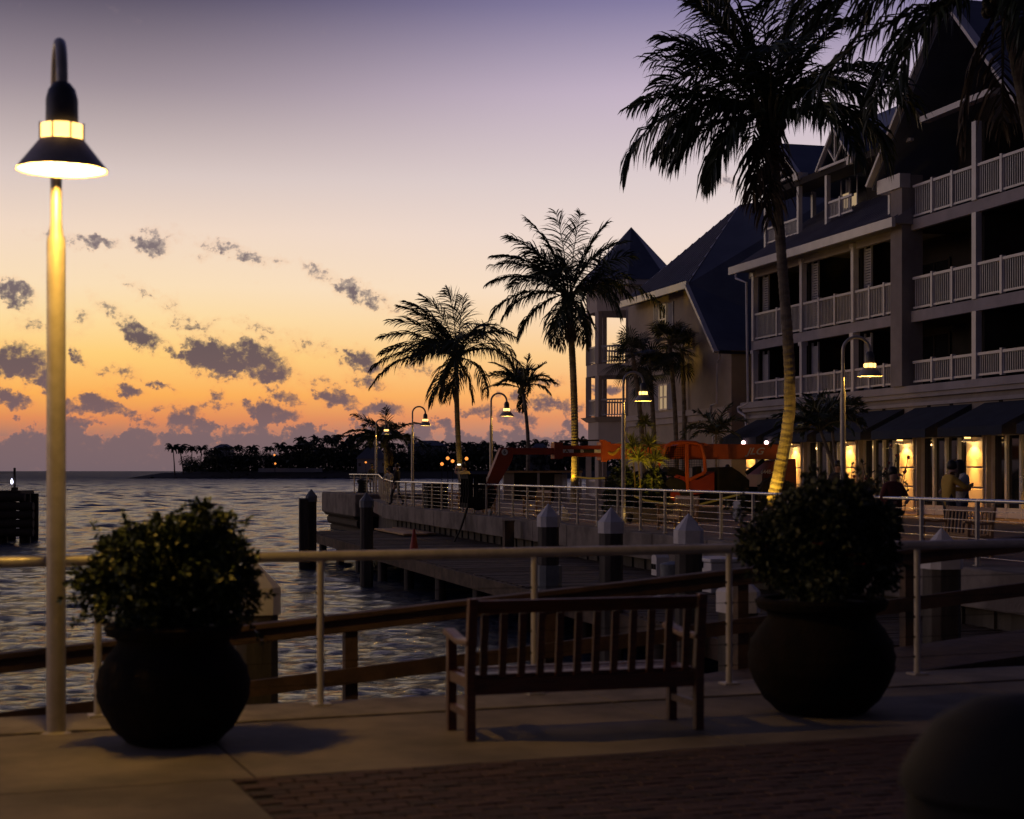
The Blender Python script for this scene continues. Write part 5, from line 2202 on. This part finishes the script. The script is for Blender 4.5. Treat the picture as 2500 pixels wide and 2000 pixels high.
def flower_shrub(px, Y, label, seed, h=1.5, n=9):
    r = random.Random(seed)
    base = gx(px, Y, PZ)
    t = thing('flowering_shrub', label, 'shrub', base, 0, 'flowering shrubs on the promenade')
    bs, bl_ = MB(), MB()
    tips = []
    for i in range(n):
        a = r.random() * 6.283
        sp_ = r.uniform(.1, .5)
        p = Vector((math.cos(a) * sp_, math.sin(a) * sp_, h * r.uniform(.7, 1.1)))
        bs.tube([(0, 0, 0), p * .5 + Vector((r.uniform(-.1, .1), 0, .1)), p], [.016, .012, .006], 5, cap=False)
        tips.append(p)
        for k in range(16):
            q = p * r.uniform(.35, 1.0)
            d = Vector((r.gauss(0, 1), r.gauss(0, 1), r.gauss(.2, .7))).normalized()
            wv = d.cross(Vector((0, 0, 1))).normalized() * .035
            bl_.add([q, q + d * .06 - wv, q + d * .13, q + d * .06 + wv], [(0, 1, 2, 3)])
    bs.build('stems', 'stem', t, kind='stuff')
    bl_.build('foliage', 'pot_leaf_dark', t, kind='stuff')
    for p in tips[:5]:
        b = MB()
        b.sphere(p, .032, 7, 5)
        b.build('flower', 'flower_red', t)


flower_shrub(2092, 33, 'flowering shrub in front of the lit pilaster behind the tall lamp', 71, 1.75)
flower_shrub(2142, 32, 'flowering shrub with red blooms left of the person in dark red', 72, 1.85)
flower_shrub(2178, 33, 'sparse flowering shrub nearest the person in dark red', 73, 1.7)

# ================================================================== TELEHANDLER
UT = UV(*gx(1160, 57.3, 0).xy)[0] - .1
TV0 = 19.5
th = thing('telehandler', 'orange telescopic boom machine reaching over the promenade railing', 'construction machine', W(UT, TV0, PZ), ANG)
TO = (UT, TV0, PZ)


def tp(px, py, du=0.0):
    """point on the boom plane u = UT + du"""
    k = (px - CX) / FPX
    u = UT + du
    Y = u / (EU[0] * k + EU[1])
    return Vector((u, (EV[0] * k + EV[1]) * Y, EYE + (HY - py) / FPX * Y))


def plate(name, pix, mat, du0, du1, parent=th, bev=0):
    b = MB(TO)
    b.prism([tp(x, y, du0) + Vector((0, 0, 0)) for x, y in pix], (du1 - du0, 0, 0))
    o = b.build(name, mat, parent)
    if bev:
        bevel(o, bev)
    return o


def tbox(name, px0, px1, y0, y1, mat, du0, du1, parent=th, bev=0):
    """rectangular section, square to the machine"""
    a, c = tp(px0, y1, 0), tp(px1, y0, 0)
    b = MB(TO)
    b.span((UT + du0, a.y, a.z), (UT + du1, c.y, c.z))
    o = b.build(name, mat, parent)
    if bev:
        bevel(o, bev)
    return o


H = .24
main = tbox('main_boom', 1484, 1908, 1085, 1121, 'crane_orange', -H, H, bev=.02)
tbox('boom_collar', 1462, 1486, 1079, 1124, 'crane_orange', -H - .03, H + .03, bev=.02)
plate('collar_ear', [(1463, 1080), (1463, 1074), (1475, 1074), (1492, 1086), (1484, 1088)], 'crane_orange', H - .06, H + .035)
plate('collar_ear', [(1467, 1122), (1467, 1128), (1480, 1128), (1481, 1122)], 'crane_orange', H - .06, H + .035)
mid = tbox('mid_boom', 1366, 1464, 1088, 1115, 'crane_red', -H + .05, H - .05, bev=.015)
for y0, y1 in ((1088, 1096), (1108, 1114)):
    tbox('boom_flange', 1370, 1462, y0 + 1, y1 - 1, 'crane_red', H - .05, H - .02)
tbox('boom_collar', 1349, 1370, 1080, 1121, 'crane_red', -H, H, bev=.02)
tbox('inner_boom', 1236, 1352, 1094, 1110, 'crane_red', -.15, .15, bev=.015)
plate('gooseneck', [(1217, 1094), (1246, 1092), (1247, 1112), (1243, 1128), (1212, 1180), (1196, 1214), (1180, 1236), (1166, 1232), (1166, 1214), (1184, 1175)], 'crane_red', -.17, .17, bev=.015)
# decals with the letters of the boom
tbox('decal', 1370, 1396, 1097.5, 1106, 'white_paint', H - .0195, H - .008)
tbox('decal', 1396, 1446, 1097.5, 1106, 'black_paint', H - .0195, H - .008)
tbox('decal', 1446, 1464, 1097.5, 1106, 'white_paint', H - .0195, H - .008)


def lettering(txt, pos, size, mat, parent, shear=0.0, extr=.004, squash=1.0):
    cu = bpy.data.curves.new('lettering', 'FONT')
    cu.body = txt
    cu.size = size
    cu.shear = shear
    cu.extrude = extr
    cu.offset = size * .018
    cu.align_x = 'CENTER'
    cu.align_y = 'CENTER'
    o = bpy.data.objects.new('lettering', cu)
    COL.objects.link(o)
    dg = bpy.context.evaluated_depsgraph_get()
    me = bpy.data.meshes.new_from_object(o.evaluated_get(dg))
    bpy.data.objects.remove(o)
    me.materials.clear()
    me.materials.append(M[mat])
    # text faces +u (towards the viewer), reading along +v
    X = Matrix(((0, 0, 1, 0), (1 * squash, 0, 0, 0), (0, 1, 0, 0), (0, 0, 0, 1)))
    me.transform(X)
    ob = bpy.data.objects.new('lettering', me)
    COL.objects.link(ob)
    ob.location = Vector(pos) - Vector(TO)
    ob.parent = parent
    return ob


lettering('A', tp(1384, 1101.8, H + .002), .16, 'black_paint', th, squash=1.5)
lettering('B', tp(1421, 1101.8, H + .002), .15, 'white_paint', th, squash=1.5)
lettering('JLG', tp(1843, 1102.5, H + .004), .35, 'grey_lettering', th, .38, squash=1.25)
b = MB(TO)
c = tp(1232, 1104, .175)
b.X = None
pts = [(c.x, c.y + .115 * math.cos(a), c.z + .115 * math.sin(a)) for a in [2 * math.pi * k / 24 for k in range(24)]]
b.prism(pts, (.012, 0, 0))
b.build('number_disc', 'white_paint', th)
lettering('6', tp(1232, 1104, .19), .19, 'black_paint', th)
# curled yellow hose on the boom
b = MB(TO)
hose = [(1485, 1103), (1489, 1107.5), (1496, 1109), (1503, 1105.5), (1508, 1100), (1511, 1094)]
b.tube([tp(x, y, H + .05) for x, y in hose], [.035, .055, .06, .055, .045, .03], 8)
b.build('yellow_hose', 'yellow_paint', th, smooth=True)
b = MB(TO)
b.tube([tp(x, y, .05) for x, y in ((1366, 1077), (1400, 1076), (1462, 1075))], .03, 6)
b.build('hydraulic_hose', 'crane_dark', th, smooth=True)
# carriage with forks lowered past the railing
for du in (-.55, -.2, .2, .55):
    for (x0, x1) in ((1134, 1142), (1170, 1177), (1153, 1158)):
        tbox('carriage_bar', x0, x1, 1164, 1238, 'crane_dark', du - .03, du + .03)
    for (y0, y1) in ((1158, 1164), (1184, 1190), (1214, 1240)):
        tbox('carriage_plate', 1132, 1180, y0, y1, 'crane_dark', du - .032, du + .032)
for (x0, x1, y0, y1) in ((1133, 1143, 1159, 1169), (1133, 1143, 1228, 1240), (1168, 1178, 1212, 1238)):
    tbox('carriage_rail', x0, x1, y0, y1, 'crane_dark', -.6, .6)
plate('tilt_head', [(1160, 1200), (1196, 1186), (1206, 1204), (1190, 1240), (1160, 1246), (1148, 1236)], 'crane_dark', -.25, .25)
for du in (-.42, .42):
    b = MB(TO)
    b.bar(tp(1141, 1240, du), tp(1125, 1290, du), .12, .05)
    b.bar(tp(1125, 1290, du), tp(1098, 1345, du), .11, .045)
    b.build('fork', 'crane_dark', th)
# cab: tubular frame with mesh
cu0, cu1 = H + .12, H + 1.0
frame = [(1603, 1149), (1614, 1122), (1627, 1089), (1640, 1082), (1666, 1079), (1698, 1081), (1712, 1087), (1719, 1112), (1722, 1150), (1716, 1157), (1682, 1172)]
for du in (cu0, cu1):
    b = MB(TO)
    b.tube([tp(x, y, du) for x, y in frame], .066, 8)
    b.build('cab_frame', 'crane_orange', th, smooth=True)
    b = MB(TO)
    b.bar(tp(1676, 1084, du), tp(1678, 1200, du), .11, .10, up=(1, 0, 0))
    b.build('cab_pillar', 'crane_orange', th)
plate('cab_roof', [(1628, 1089), (1641, 1083), (1666, 1080.5), (1698, 1082.5), (1711, 1088), (1705, 1090), (1666, 1084), (1640, 1088)], 'crane_orange', cu0, cu1)
b = MB(TO)
for (xa, ya, xb, yb) in ((1606, 1147, 1630, 1092), (1612, 1149, 1645, 1088), (1622, 1152, 1660, 1086), (1636, 1157, 1676, 1086)):
    pass
for i in range(15):
    y = 1092 + i * 4.4
    xl = 1627 - (y - 1089) * .40
    xr = 1674 if y > 1118 else 1674
    b.tube([tp(xl, y, cu0), tp(xr, y + 1, cu0)], .0075, 4, cap=False)
for i in range(17):
    x = 1606 + i * 4.3
    yt = max(1086, 1149 - (x - 1603) * 2.5)
    b.tube([tp(x, yt, cu0), tp(x, 1154, cu0)], .0075, 4, cap=False)
for i in range(11):
    x = 1680 + i * 4
    b.tube([tp(x, 1122, cu0), tp(x, 1142, cu0)], .0075, 4, cap=False)
for i in range(6):
    y = 1122 + i * 4
    b.tube([tp(1680, y, cu0), tp(1720, y, cu0)], .0075, 4, cap=False)
b.build('window_mesh', 'crane_dark', th)
plate('cab_floor_panel', [(1630, 1158), (1682, 1172), (1722, 1152), (1722, 1200), (1640, 1212), (1622, 1180)], 'crane_red', cu0, cu1 - .02)
plate('seat', [(1690, 1175), (1690, 1140), (1700, 1139), (1702, 1158), (1722, 1160), (1722, 1176)], 'crane_dark', cu0 + .2, cu1 - .2)
plate('dash', [(1640, 1170), (1612, 1150), (1622, 1140), (1650, 1150), (1660, 1172)], 'crane_dark', cu0 + .05, cu1 - .05)
# chassis, hood, wheels, counterweight
plate('chassis', [(1585, 1188), (1900, 1188), (1900, 1232), (1585, 1232)], 'crane_dark', -.55, .55)
plate('engine_hood', [(1725, 1142), (1758, 1140), (1776, 1152), (1800, 1172), (1800, 1208), (1725, 1208)], 'crane_dark', cu0 - .2, cu1 + .05, bev=.03)
plate('counterweight', [(1822, 1158), (1848, 1128), (1876, 1122), (1902, 1121), (1904, 1215), (1816, 1215)], 'crane_deep_red', -.75, .75, bev=.03)
lettering('644E-42', tp(1878, 1152.5, .757), .20, 'grey_lettering', th)
b = MB(TO)
b.bar(tp(1822, 1156, .3), tp(1864, 1124, .3), .12, .12, up=(1, 0, 0))
b.build('lift_ram', 'crane_dark', th)
b = MB(TO)
b.bar(tp(1560, 1214, .0), tp(1640, 1205, .0), .5, .4, up=(1, 0, 0))
b.build('front_frame', 'crane_dark', th)
for px in (1618, 1862):
    for du in (-1.05, 1.05):
        c = tp(px, 1209, 0)
        ctr = Vector((UT + du, c.y, PZ + .66))
        b = MB(TO)
        pr2 = [(.20, -.2), (.34, -.21), (.60, -.19), (.655, -.13), (.66, 0), (.655, .13), (.60, .19), (.34, .21), (.20, .2)]
        T = Matrix.Rotation(R(90), 4, 'Y')
        vs, fs = [], []
        nn_ = 28
        for (rr, z) in pr2:
            for j in range(nn_):
                an = 2 * math.pi * j / nn_
                vs.append(ctr + T @ Vector((rr * math.cos(an), rr * math.sin(an), z)))
        for i in range(len(pr2) - 1):
            for j in range(nn_):
                j2 = (j + 1) % nn_
                fs.append((i * nn_ + j, i * nn_ + j2, (i + 1) * nn_ + j2, (i + 1) * nn_ + j))
        b.add(vs, fs)
        for j in range(24):
            an = 2 * math.pi * j / 24
            p = ctr + T @ Vector((.665 * math.cos(an), .665 * math.sin(an), .09 if j % 2 else -.09))
            b.box(p, (.17, .07, .05), M4=Matrix.Rotation(0, 4, 'X') @ Matrix.Rotation(-an, 4, 'X'))
        wh = b.build('wheel', 'tyre', th)
        b = MB(TO)
        b.X = None
        b.prism([ctr + T @ Vector((.21 * math.cos(2 * math.pi * k / 16), .21 * math.sin(2 * math.pi * k / 16), -.16)) for k in range(16)], (.32, 0, 0))
        b.build('rim', 'crane_red', wh)

# ================================================================== small things on dock and pier
for px, Y, lb in ((1011, 47, 'orange traffic cone standing on the timber dock'),):
    t = thing('traffic_cone', lb, 'cone', gx(px, Y, DZ + .005))
    b = MB()
    b.lathe([(.17, .03), (.155, .06), (.03, .78), (.02, .79)], 18)
    b.build('cone', 'cone_orange', t, smooth=True)
    b = MB()
    b.box((0, 0, .015), (.40, .40, .03))
    b.build('cone_base', 'crane_dark', t)
for k, (px0, px1, v0, dv, lb) in enumerate(((914, 985, 12.0, .95, 'broad pale plank lying on the dock below the pier head'), (958, 1042, 13.0, .35, 'narrow pale plank behind the broad one on the dock'))):
    ua, ub = fu(px0, v0), fu(px1, v0)
    t = thing('plank', lb, 'plank', W((ua + ub) / 2, v0, DZ + .01), ANG, 'loose planks on the dock')
    L = abs(ub - ua)
    b = MB()
    b.box((0, dv / 2, .07), (L, dv, .06))
    b.build('board', 'pale_teak', t)
    b = MB()
    b.box((L * .35, dv / 2, .018), (.1, dv, .036))
    b.box((-L * .35, dv / 2, .018), (.1, dv, .036))
    b.build('batten', 'dock_timber', t)
# dock box
p = gx(1748, 33.5, 0)
uu, vv = UV(p.x, p.y)
t = thing('dock_box', 'white dock box behind the bench near the largest capped pile', 'box', W(uu, vv, DZ + .005), ANG)
b = MB()
b.span((-.55, -.33, 0), (.55, .33, .60))
bevel(b.build('box_body', 'white_paint', t), .02)
b = MB()
b.span((-.58, -.36, .61), (.58, .36, .69))
bevel(b.build('lid', 'white_paint', t), .02)
b = MB()
b.box((.1, -.345, .55), (.08, .03, .12))
b.build('latch', 'crane_dark', t)
# shore-power pedestals
for px, Y, lb, h in ((1612, 31.5, 'pale power pedestal with two outlets on the dock', .92), (1642, 29.5, 'squat blue grey utility post beside the power pedestal', .78)):
    p = gx(px, Y, 0)
    uu, vv = UV(p.x, p.y)
    t = thing('power_pedestal', lb, 'pedestal', W(uu, vv, DZ + .005), ANG)
    m = 'white_paint' if h > .8 else 'pile_wrap'
    b = MB()
    if h > .8:
        b.lathe([(.13, 0), (.13, .04), (.06, .06), (.055, .42), (.10, .45)], 14)
    else:
        b.lathe([(.22, 0), (.22, h - .06)], 18)
    b.build('post', m, t, smooth=True)
    b = MB()
    if h > .8:
        b.span((-.14, -.13, .45), (.14, .13, .80))
        b.prism([(-.14, -.13, .80), (.14, -.13, .80), (0, -.13, h)], (0, .26, 0))
    else:
        b.lathe([(.235, h - .06), (.235, h), (.05, h + .05)], 18)
    b.build('head', m, t)
    if h > .8:
        for x in (-.07, .07):
            b = MB()
            b.box((x, -.14, .62), (.07, .03, .10))
            b.build('outlet', 'crane_dark', t)
# kiosk with flat canopy on the pier
p = gx(1322, 86, PZ)
t = thing('pier_counter', 'low flat topped bar counter with corrugated side panel on the pier', 'counter', (p.x, p.y, PZ), ANG + R(78))
b = MB()
b.span((-2.5, -.7, 1.44), (2.1, 1.3, 1.54))
b.build('counter_top', 'pale_teak', t)
for x in (-2.3, -.2, 2.0):
    b = MB()
    b.span((x - .06, -.6, 0), (x + .06, -.5, 1.44))
    b.build('post', 'stucco_pale', t)
b = MB()
b.span((-2.0, -.2, 0), (-1.45, .9, 1.43))
b.build('side_wall', 'stucco_pale', t)
b = MB()
b.span((-1.44, .2, 0), (1.1, .3, 1.43))
b.build('back_panel', 'wood_dark', t)
b = MB()
for k in range(9):
    b.tube([(.72 + k * .075, .02, .0), (.72 + k * .075, .02, 1.36)], .036, 6)
b.build('corrugated_panel', 'stucco_pale', t)
# dark bin
p = gx(1064, 67, PZ)
t = thing('litter_bin', 'square black bin on the pier behind the railing', 'bin', (p.x, p.y, PZ), ANG)
b = MB()
b.span((-.42, -.42, 0), (.42, .42, .92))
bevel(b.build('bin_body', 'crane_dark', t), .03)
b = MB()
b.span((-.45, -.45, .925), (.45, .45, 1.0))
bevel(b.build('bin_lid', 'crane_dark', t), .02)
# bollard on pier head
p = gx(886, 94, PZ + .28)
t = thing('mooring_bollard', 'dark rounded bollard behind the railing of the pier head', 'bollard', p)
b = MB()
b.lathe([(.34, 0), (.30, .1), (.26, .5), (.34, .62), (.34, .72), (.12, .8)], 18)
b.build('bollard', 'crane_dark', t, smooth=True)
# small cleats on the kerb
for px, py, lb in ((1197, 1256, 'small blue grey cleat on the pier edge below the lowered boom'), (1464, 1283, 'small blue grey cleat on the pier edge left of the middle pile')):
    v = 13.6
    t = thing('mooring_cleat', lb, 'cleat', W(fu(px, v), v, PZ + .03), ANG)
    b = MB()
    b.tube([(-.16, 0, .13), (.16, 0, .13)], .04, 8)
    b.build('horn', 'pile_wrap', t, smooth=True)
    b = MB()
    b.box((0, 0, .06), (.14, .09, .12))
    b.build('foot', 'pile_wrap', t)
# globe lamps at the far end of the pier
for px, py, lb, Y in ((1093, 1119, 'upper left orange globe lamp beside the wind blown palm', 118), (1105, 1126, 'reddish globe lamp nearest the wind blown palm', 120), (1079, 1133, 'lowest orange globe lamp left of the palm trunk', 122), (1139, 1120, 'orange globe lamp right of the palm trunk', 119)):
    p = at(px, py, Y)
    t = thing('globe_lamp', lb, 'lamp', (p.x, p.y, PZ), 0, 'orange globe lamps at the pier end')
    b = MB()
    b.tube([(0, 0, 0), (0, 0, p.z - PZ - .1)], .025, 6)
    b.build('post', 'crane_dark', t)
    b = MB()
    b.sphere((0, 0, p.z - PZ), .125, 12, 8)
    b.build('globe', 'globe_orange', t, smooth=True)
# caution tape by the second palm
t = thing('caution_tape', 'yellow caution tape strung from the lit palm to a short post', 'tape', gx(1440, 75.5, PZ))
A, B = at(1397, 1162, 76.5), at(1477, 1167, 74.5)
o3 = gx(1440, 75.5, PZ)
b = MB(o3)
for k in range(8):
    p, q = A.lerp(B, k / 8), A.lerp(B, (k + 1) / 8)
    s0, s1 = -.06 * math.sin(math.pi * k / 8), -.06 * math.sin(math.pi * (k + 1) / 8)
    b.bar(p + Vector((0, 0, s0)), q + Vector((0, 0, s1)), .006, .075)
b.build('tape', 'tape_yellow', t)
b = MB(o3)
b.bar(B, B + Vector((-.06, 0, -.55)), .006, .06, up=(0, 1, 0))
b.build('tape_end', 'tape_yellow', t)
b = MB(o3)
b.tube([(B.x + .05, B.y, PZ), (B.x + .05, B.y, B.z + .05)], .05, 8)
b.build('post', 'dock_timber', t)
# tape sagging in front of the machine
t = thing('caution_tape', 'slack yellow tape sagging below the orange machine', 'tape', gx(1640, 46, PZ))
o3 = gx(1640, 46, PZ)
pp = [at(1548, 1211, 47), at(1575, 1222, 46.6), at(1606, 1227, 46.2), at(1650, 1233, 45.6), at(1700, 1234, 45), at(1770, 1216, 44.4), at(1806, 1207, 44)]
b = MB(o3)
for p, q in zip(pp, pp[1:]):
    b.bar(p, q, .006, .055)
b.build('tape', 'tape_yellow', t)
# added bin shape standing in for an unidentified dark mass, far out of focus
t = thing('litter_bin', 'dark domed bin close to the camera at the lower right corner', 'bin', gx(2490, 4.2, 0))
b = MB()
b.lathe([(.25, 0), (.27, .03), (.285, .50), (.285, .86), (.25, .88)], 32)
b.build('bin_body', 'crane_dark', t, smooth=True)
b = MB()
b.lathe([(.30, .885), (.30, .925), (.27, .98), (.21, 1.06), (.11, 1.115), (.01, 1.13)], 32)
b.build('bin_lid', 'crane_dark', t, smooth=True)


# ================================================================== PEOPLE
def person(loc, rz, label, pose, mats, scale=1.0, hair=.0):
    """faces local +y; one continuous skinned body, hair as a child"""
    t = thing('person', label, 'person', loc, rz)
    J = {'pelvis': (0, 0, .95, .135), 'spine': (0, -.01, 1.12, .13), 'chest': (0, 0, 1.32, .150), 'neck': (0, .0, 1.49, .058), 'jaw': (0, .03, 1.57, .078), 'head': (0, .02, 1.68, .100),
         'shL': (-.17, 0, 1.41, .075), 'shR': (.17, 0, 1.41, .075), 'elL': (-.25, -.02, 1.15, .050), 'elR': (.25, -.02, 1.15, .050), 'haL': (-.25, .08, .92, .034), 'haR': (.25, .08, .92, .034),
         'fiL': (-.25, .12, .83, .028), 'fiR': (.25, .12, .83, .028),
         'hiL': (-.095, 0, .90, .095), 'hiR': (.095, 0, .90, .095), 'knL': (-.10, .02, .50, .066), 'knR': (.10, .02, .50, .066), 'anL': (-.10, -.02, .09, .045), 'anR': (.10, -.02, .09, .045), 'toL': (-.11, .14, .035, .038), 'toR': (.11, .14, .035, .038)}
    for k, v in pose.items():
        J[k] = tuple(v) + (J[k][3],) if len(v) == 3 else tuple(v)
    E = [('pelvis', 'spine'), ('spine', 'chest'), ('chest', 'neck'), ('neck', 'jaw'), ('jaw', 'head'), ('chest', 'shL'), ('chest', 'shR'), ('shL', 'elL'), ('elL', 'haL'), ('haL', 'fiL'), ('shR', 'elR'), ('elR', 'haR'), ('haR', 'fiR'),
         ('pelvis', 'hiL'), ('pelvis', 'hiR'), ('hiL', 'knL'), ('knL', 'anL'), ('anL', 'toL'), ('hiR', 'knR'), ('knR', 'anR'), ('anR', 'toR')]
    names = list(J)
    me = bpy.data.meshes.new('body')
    me.from_pydata([J[k][:3] for k in names], [(names.index(a), names.index(c)) for a, c in E], [])
    o = bpy.data.objects.new('body', me)
    COL.objects.link(o)
    md = o.modifiers.new('skin', 'SKIN')
    md.use_smooth_shade = True
    for i, k in enumerate(names):
        sv = me.skin_vertices[0].data[i]
        rr = J[k][3]
        sv.radius = (rr * (1.18 if k in ('chest', 'spine', 'pelvis') else 1), rr * (.82 if k in ('chest', 'spine', 'pelvis') else 1))
        sv.use_root = (k == 'pelvis')
    ss_ = o.modifiers.new('sub', 'SUBSURF')
    ss_.levels = 1
    ss_.render_levels = 1
    dg = bpy.context.evaluated_depsgraph_get()
    m2 = bpy.data.meshes.new_from_object(o.evaluated_get(dg))
    bpy.data.objects.remove(o)
    m2.name = 'body'
    m2.materials.clear()
    for q in ('skin',) + tuple(mats[:2]):
        m2.materials.append(M[q])
    hz = J['pelvis'][2]
    P = {k: Vector(J[k][:3]) for k in names}

    def near(p, ks):
        return min(ks, key=lambda k: (p - P[k]).length)
    arm_skin = mats[3] if len(mats) > 3 else 'long'
    for f in m2.polygons:
        k = near(f.center, names)
        if k in ('jaw', 'head', 'fiL', 'fiR') or (k == 'neck' and f.center.z > P['neck'].z + .01):
            f.material_index = 0
        elif k in ('haL', 'haR') or (arm_skin == 'short' and k in ('elL', 'elR')):
            f.material_index = 0 if (k[:2] != 'ha' or (f.center - P[k]).length < .06 or arm_skin == 'short') else 1
        elif k in ('hiL', 'hiR', 'knL', 'knR', 'anL', 'anR', 'toL', 'toR') or (k == 'pelvis' and f.center.z < P['pelvis'].z + .02):
            f.material_index = 2
        else:
            f.material_index = 1
        f.use_smooth = True
    bo = bpy.data.objects.new('body', m2)
    COL.objects.link(bo)
    bo.parent = t
    b = MB()
    h = P['head']
    b.lathe([(.01, .112), (.055, .102), (.088, .062), (.098, .01), (.09, -.045 - hair), (.066, -.075 - hair * 1.6), (.02, -.08 - hair * 1.6)], 14, h + Vector((0, -.022, .0)))
    b.build('hair', mats[2], t, smooth=True)
    t.scale = (scale,) * 3
    return t


# taking a photo with raised arms
person(gx(1134, 62, PZ), R(18), 'person in a pale yellow shirt holding up a phone at the pier railing',
       {'elL': (-.30, .16, 1.42), 'haL': (-.22, .32, 1.62), 'fiL': (-.17, .37, 1.67), 'elR': (.24, .22, 1.36), 'haR': (.03, .36, 1.60), 'fiR': (-.03, .39, 1.66), 'head': (-.02, .03, 1.68)},
       ('shirt_pale', 'trousers', 'hair', 'short'), 1.03)
p = gx(1134, 62, PZ)
q = Matrix.Rotation(R(18), 4, 'Z') @ Vector((-.10, .40, 1.72))
t = thing('mobile_phone', 'glowing mobile phone held up by the person on the pier', 'phone', (p.x + q.x, p.y + q.y, PZ + q.z * 1.03), R(18))
b = MB()
b.box((0, 0, 0), (.15, .010, .075))
b.build('phone_case', 'black_paint', t)
b = MB()
b.box((0, -.0075, 0), (.135, .004, .062))
b.build('screen', 'phone_screen', t)
# group at the pier head
person(gx(969, 72.6, PZ), R(70), 'tall person in dark clothes walking on the pier beside the railing corner',
       {'knL': (-.1, .18, .52), 'anL': (-.1, .22, .1), 'toL': (-.1, .36, .06), 'knR': (.1, -.04, .5), 'anR': (.1, -.28, .12), 'toR': (.1, -.16, .05)}, ('shirt_dark', 'trousers', 'hair'), 1.05)
person(gx(953, 77, PZ), R(150), 'person in a light shirt leaning on the pier railing',
       {'chest': (0, .08, 1.30), 'neck': (0, .14, 1.45), 'jaw': (0, .19, 1.52), 'head': (0, .18, 1.63), 'shL': (-.17, .08, 1.38), 'shR': (.17, .08, 1.38), 'elL': (-.22, .28, 1.16), 'haL': (-.1, .44, 1.08), 'fiL': (-.04, .5, 1.07), 'elR': (.22, .28, 1.16), 'haR': (.1, .44, 1.08), 'fiR': (.04, .5, 1.07)}, ('shirt_white', 'denim', 'hair'), .98)
person(gx(908, 93, PZ + .28), R(-160), 'person in dark clothes near the farthest street lamp', {}, ('shirt_dark', 'trousers', 'hair'), .92)
# couple by the shopfronts
person(gx(2318, 30.5, PZ), R(-78), 'person in a yellow sweater embracing another by the shopfronts',
       {'elL': (-.30, .20, 1.22), 'haL': (-.10, .40, 1.20), 'fiL': (.0, .45, 1.22), 'elR': (.28, .20, 1.24), 'haR': (.10, .42, 1.30), 'fiR': (.02, .47, 1.32), 'head': (.03, .06, 1.66), 'jaw': (.02, .06, 1.55)}, ('shirt_yellow', 'trousers', 'hair'), .98)
person(gx(2347, 30.9, PZ), R(100), 'person in a patterned white top hugged by the yellow sweater',
       {'elL': (-.30, .18, 1.28), 'haL': (-.12, .36, 1.40), 'fiL': (-.04, .40, 1.42), 'elR': (.30, .16, 1.20), 'haR': (.14, .36, 1.14), 'fiR': (.06, .40, 1.12), 'jaw': (0, .06, 1.54), 'head': (.0, .06, 1.64)}, ('shirt_white', 'denim', 'hair'), 1.0, .12)
person(gx(2180, 29.0, PZ), R(200), 'broad person in dark red standing near the flowering shrubs',
       {'chest': (0, 0, 1.32, .18), 'spine': (0, 0, 1.12, .17), 'pelvis': (0, 0, .95, .165), 'elL': (-.30, .06, 1.14), 'haL': (-.16, .24, 1.08), 'fiL': (-.08, .28, 1.08), 'elR': (.30, .06, 1.14), 'haR': (.16, .24, 1.08), 'fiR': (.08, .28, 1.08)}, ('shirt_red', 'trousers', 'hair'), .90)
person(gx(2046, 40, PZ), R(160), 'dark figure standing just left of the tall street lamp pole', {}, ('shirt_dark', 'trousers', 'hair'), 1.0)
person(gx(1776, 63.5, PZ), R(120), 'person in an olive top behind the orange machine',
       {'elL': (-.27, .10, 1.16), 'haL': (-.15, .28, 1.15), 'fiL': (-.08, .33, 1.17)}, ('shirt_pale', 'trousers', 'hair', 'short'), 1.0)

# ================================================================== GROUND FLOODLIGHTS
def flood(loc, target, label, energy, spot=60, color=WARM, blend=.6):
    loc = Vector(loc)
    t = thing('ground_floodlight', label, 'floodlight', loc, 0, 'floodlights under trees')
    d = (Vector(target) - loc).normalized()
    T = d.to_track_quat('Z', 'Y').to_matrix().to_4x4()
    b = MB()
    b.X = Matrix.Translation((0, 0, .16)) @ T
    b.lathe([(.04, -.10), (.075, -.08), (.085, .08), (.09, .09), (.075, .075)], 14, cap=True)
    b.build('housing', 'crane_dark', t, smooth=True)
    b = MB()
    b.tube([(0, 0, -.02), (0, 0, .10)], .018, 6)
    b.build('spike', 'crane_dark', t)
    b = MB()
    b.X = Matrix.Translation((0, 0, .16)) @ T
    b.lathe([(.07, .092), (.01, .098)], 14)
    b.build('lens', 'lamp_glow', t)
    light('flood_light', 'SPOT', Vector((0, 0, .16)) + d * .12, energy, color, t, aim(loc, target), .04, spot, blend)
    return t


AMBER = (1.0, .58, .05)


def on_ground(px, Y):
    return gx(px, Y, PZ)


flood(on_ground(1812, 35.2), at(1908, 1135, 36), 'floodlight at the foot of the big palm', 420, 46, AMBER)
flood(on_ground(1346, 76.2), at(1405, 1110, 77), 'floodlight at the foot of the palm before the turret', 620, 52, AMBER)
flood(gx(1538, 47.6, PZ), at(1578, 1082, 50.4), 'floodlight in the lit dracaena bed', 420, 52, AMBER)
flood(gx(1502, 54.3, PZ), at(1660, 1108, 58.4), 'floodlight behind the plant bed aimed at the orange boom', 190, 96)
flood(on_ground(1118, 83.6), at(1126, 1030, 85), 'weak floodlight under the wind blown palm', 110, 50, AMBER)
flood(on_ground(934, 99.6), at(942, 1080, 101), 'floodlight under the short palm on the pier head', 160, 60, AMBER)
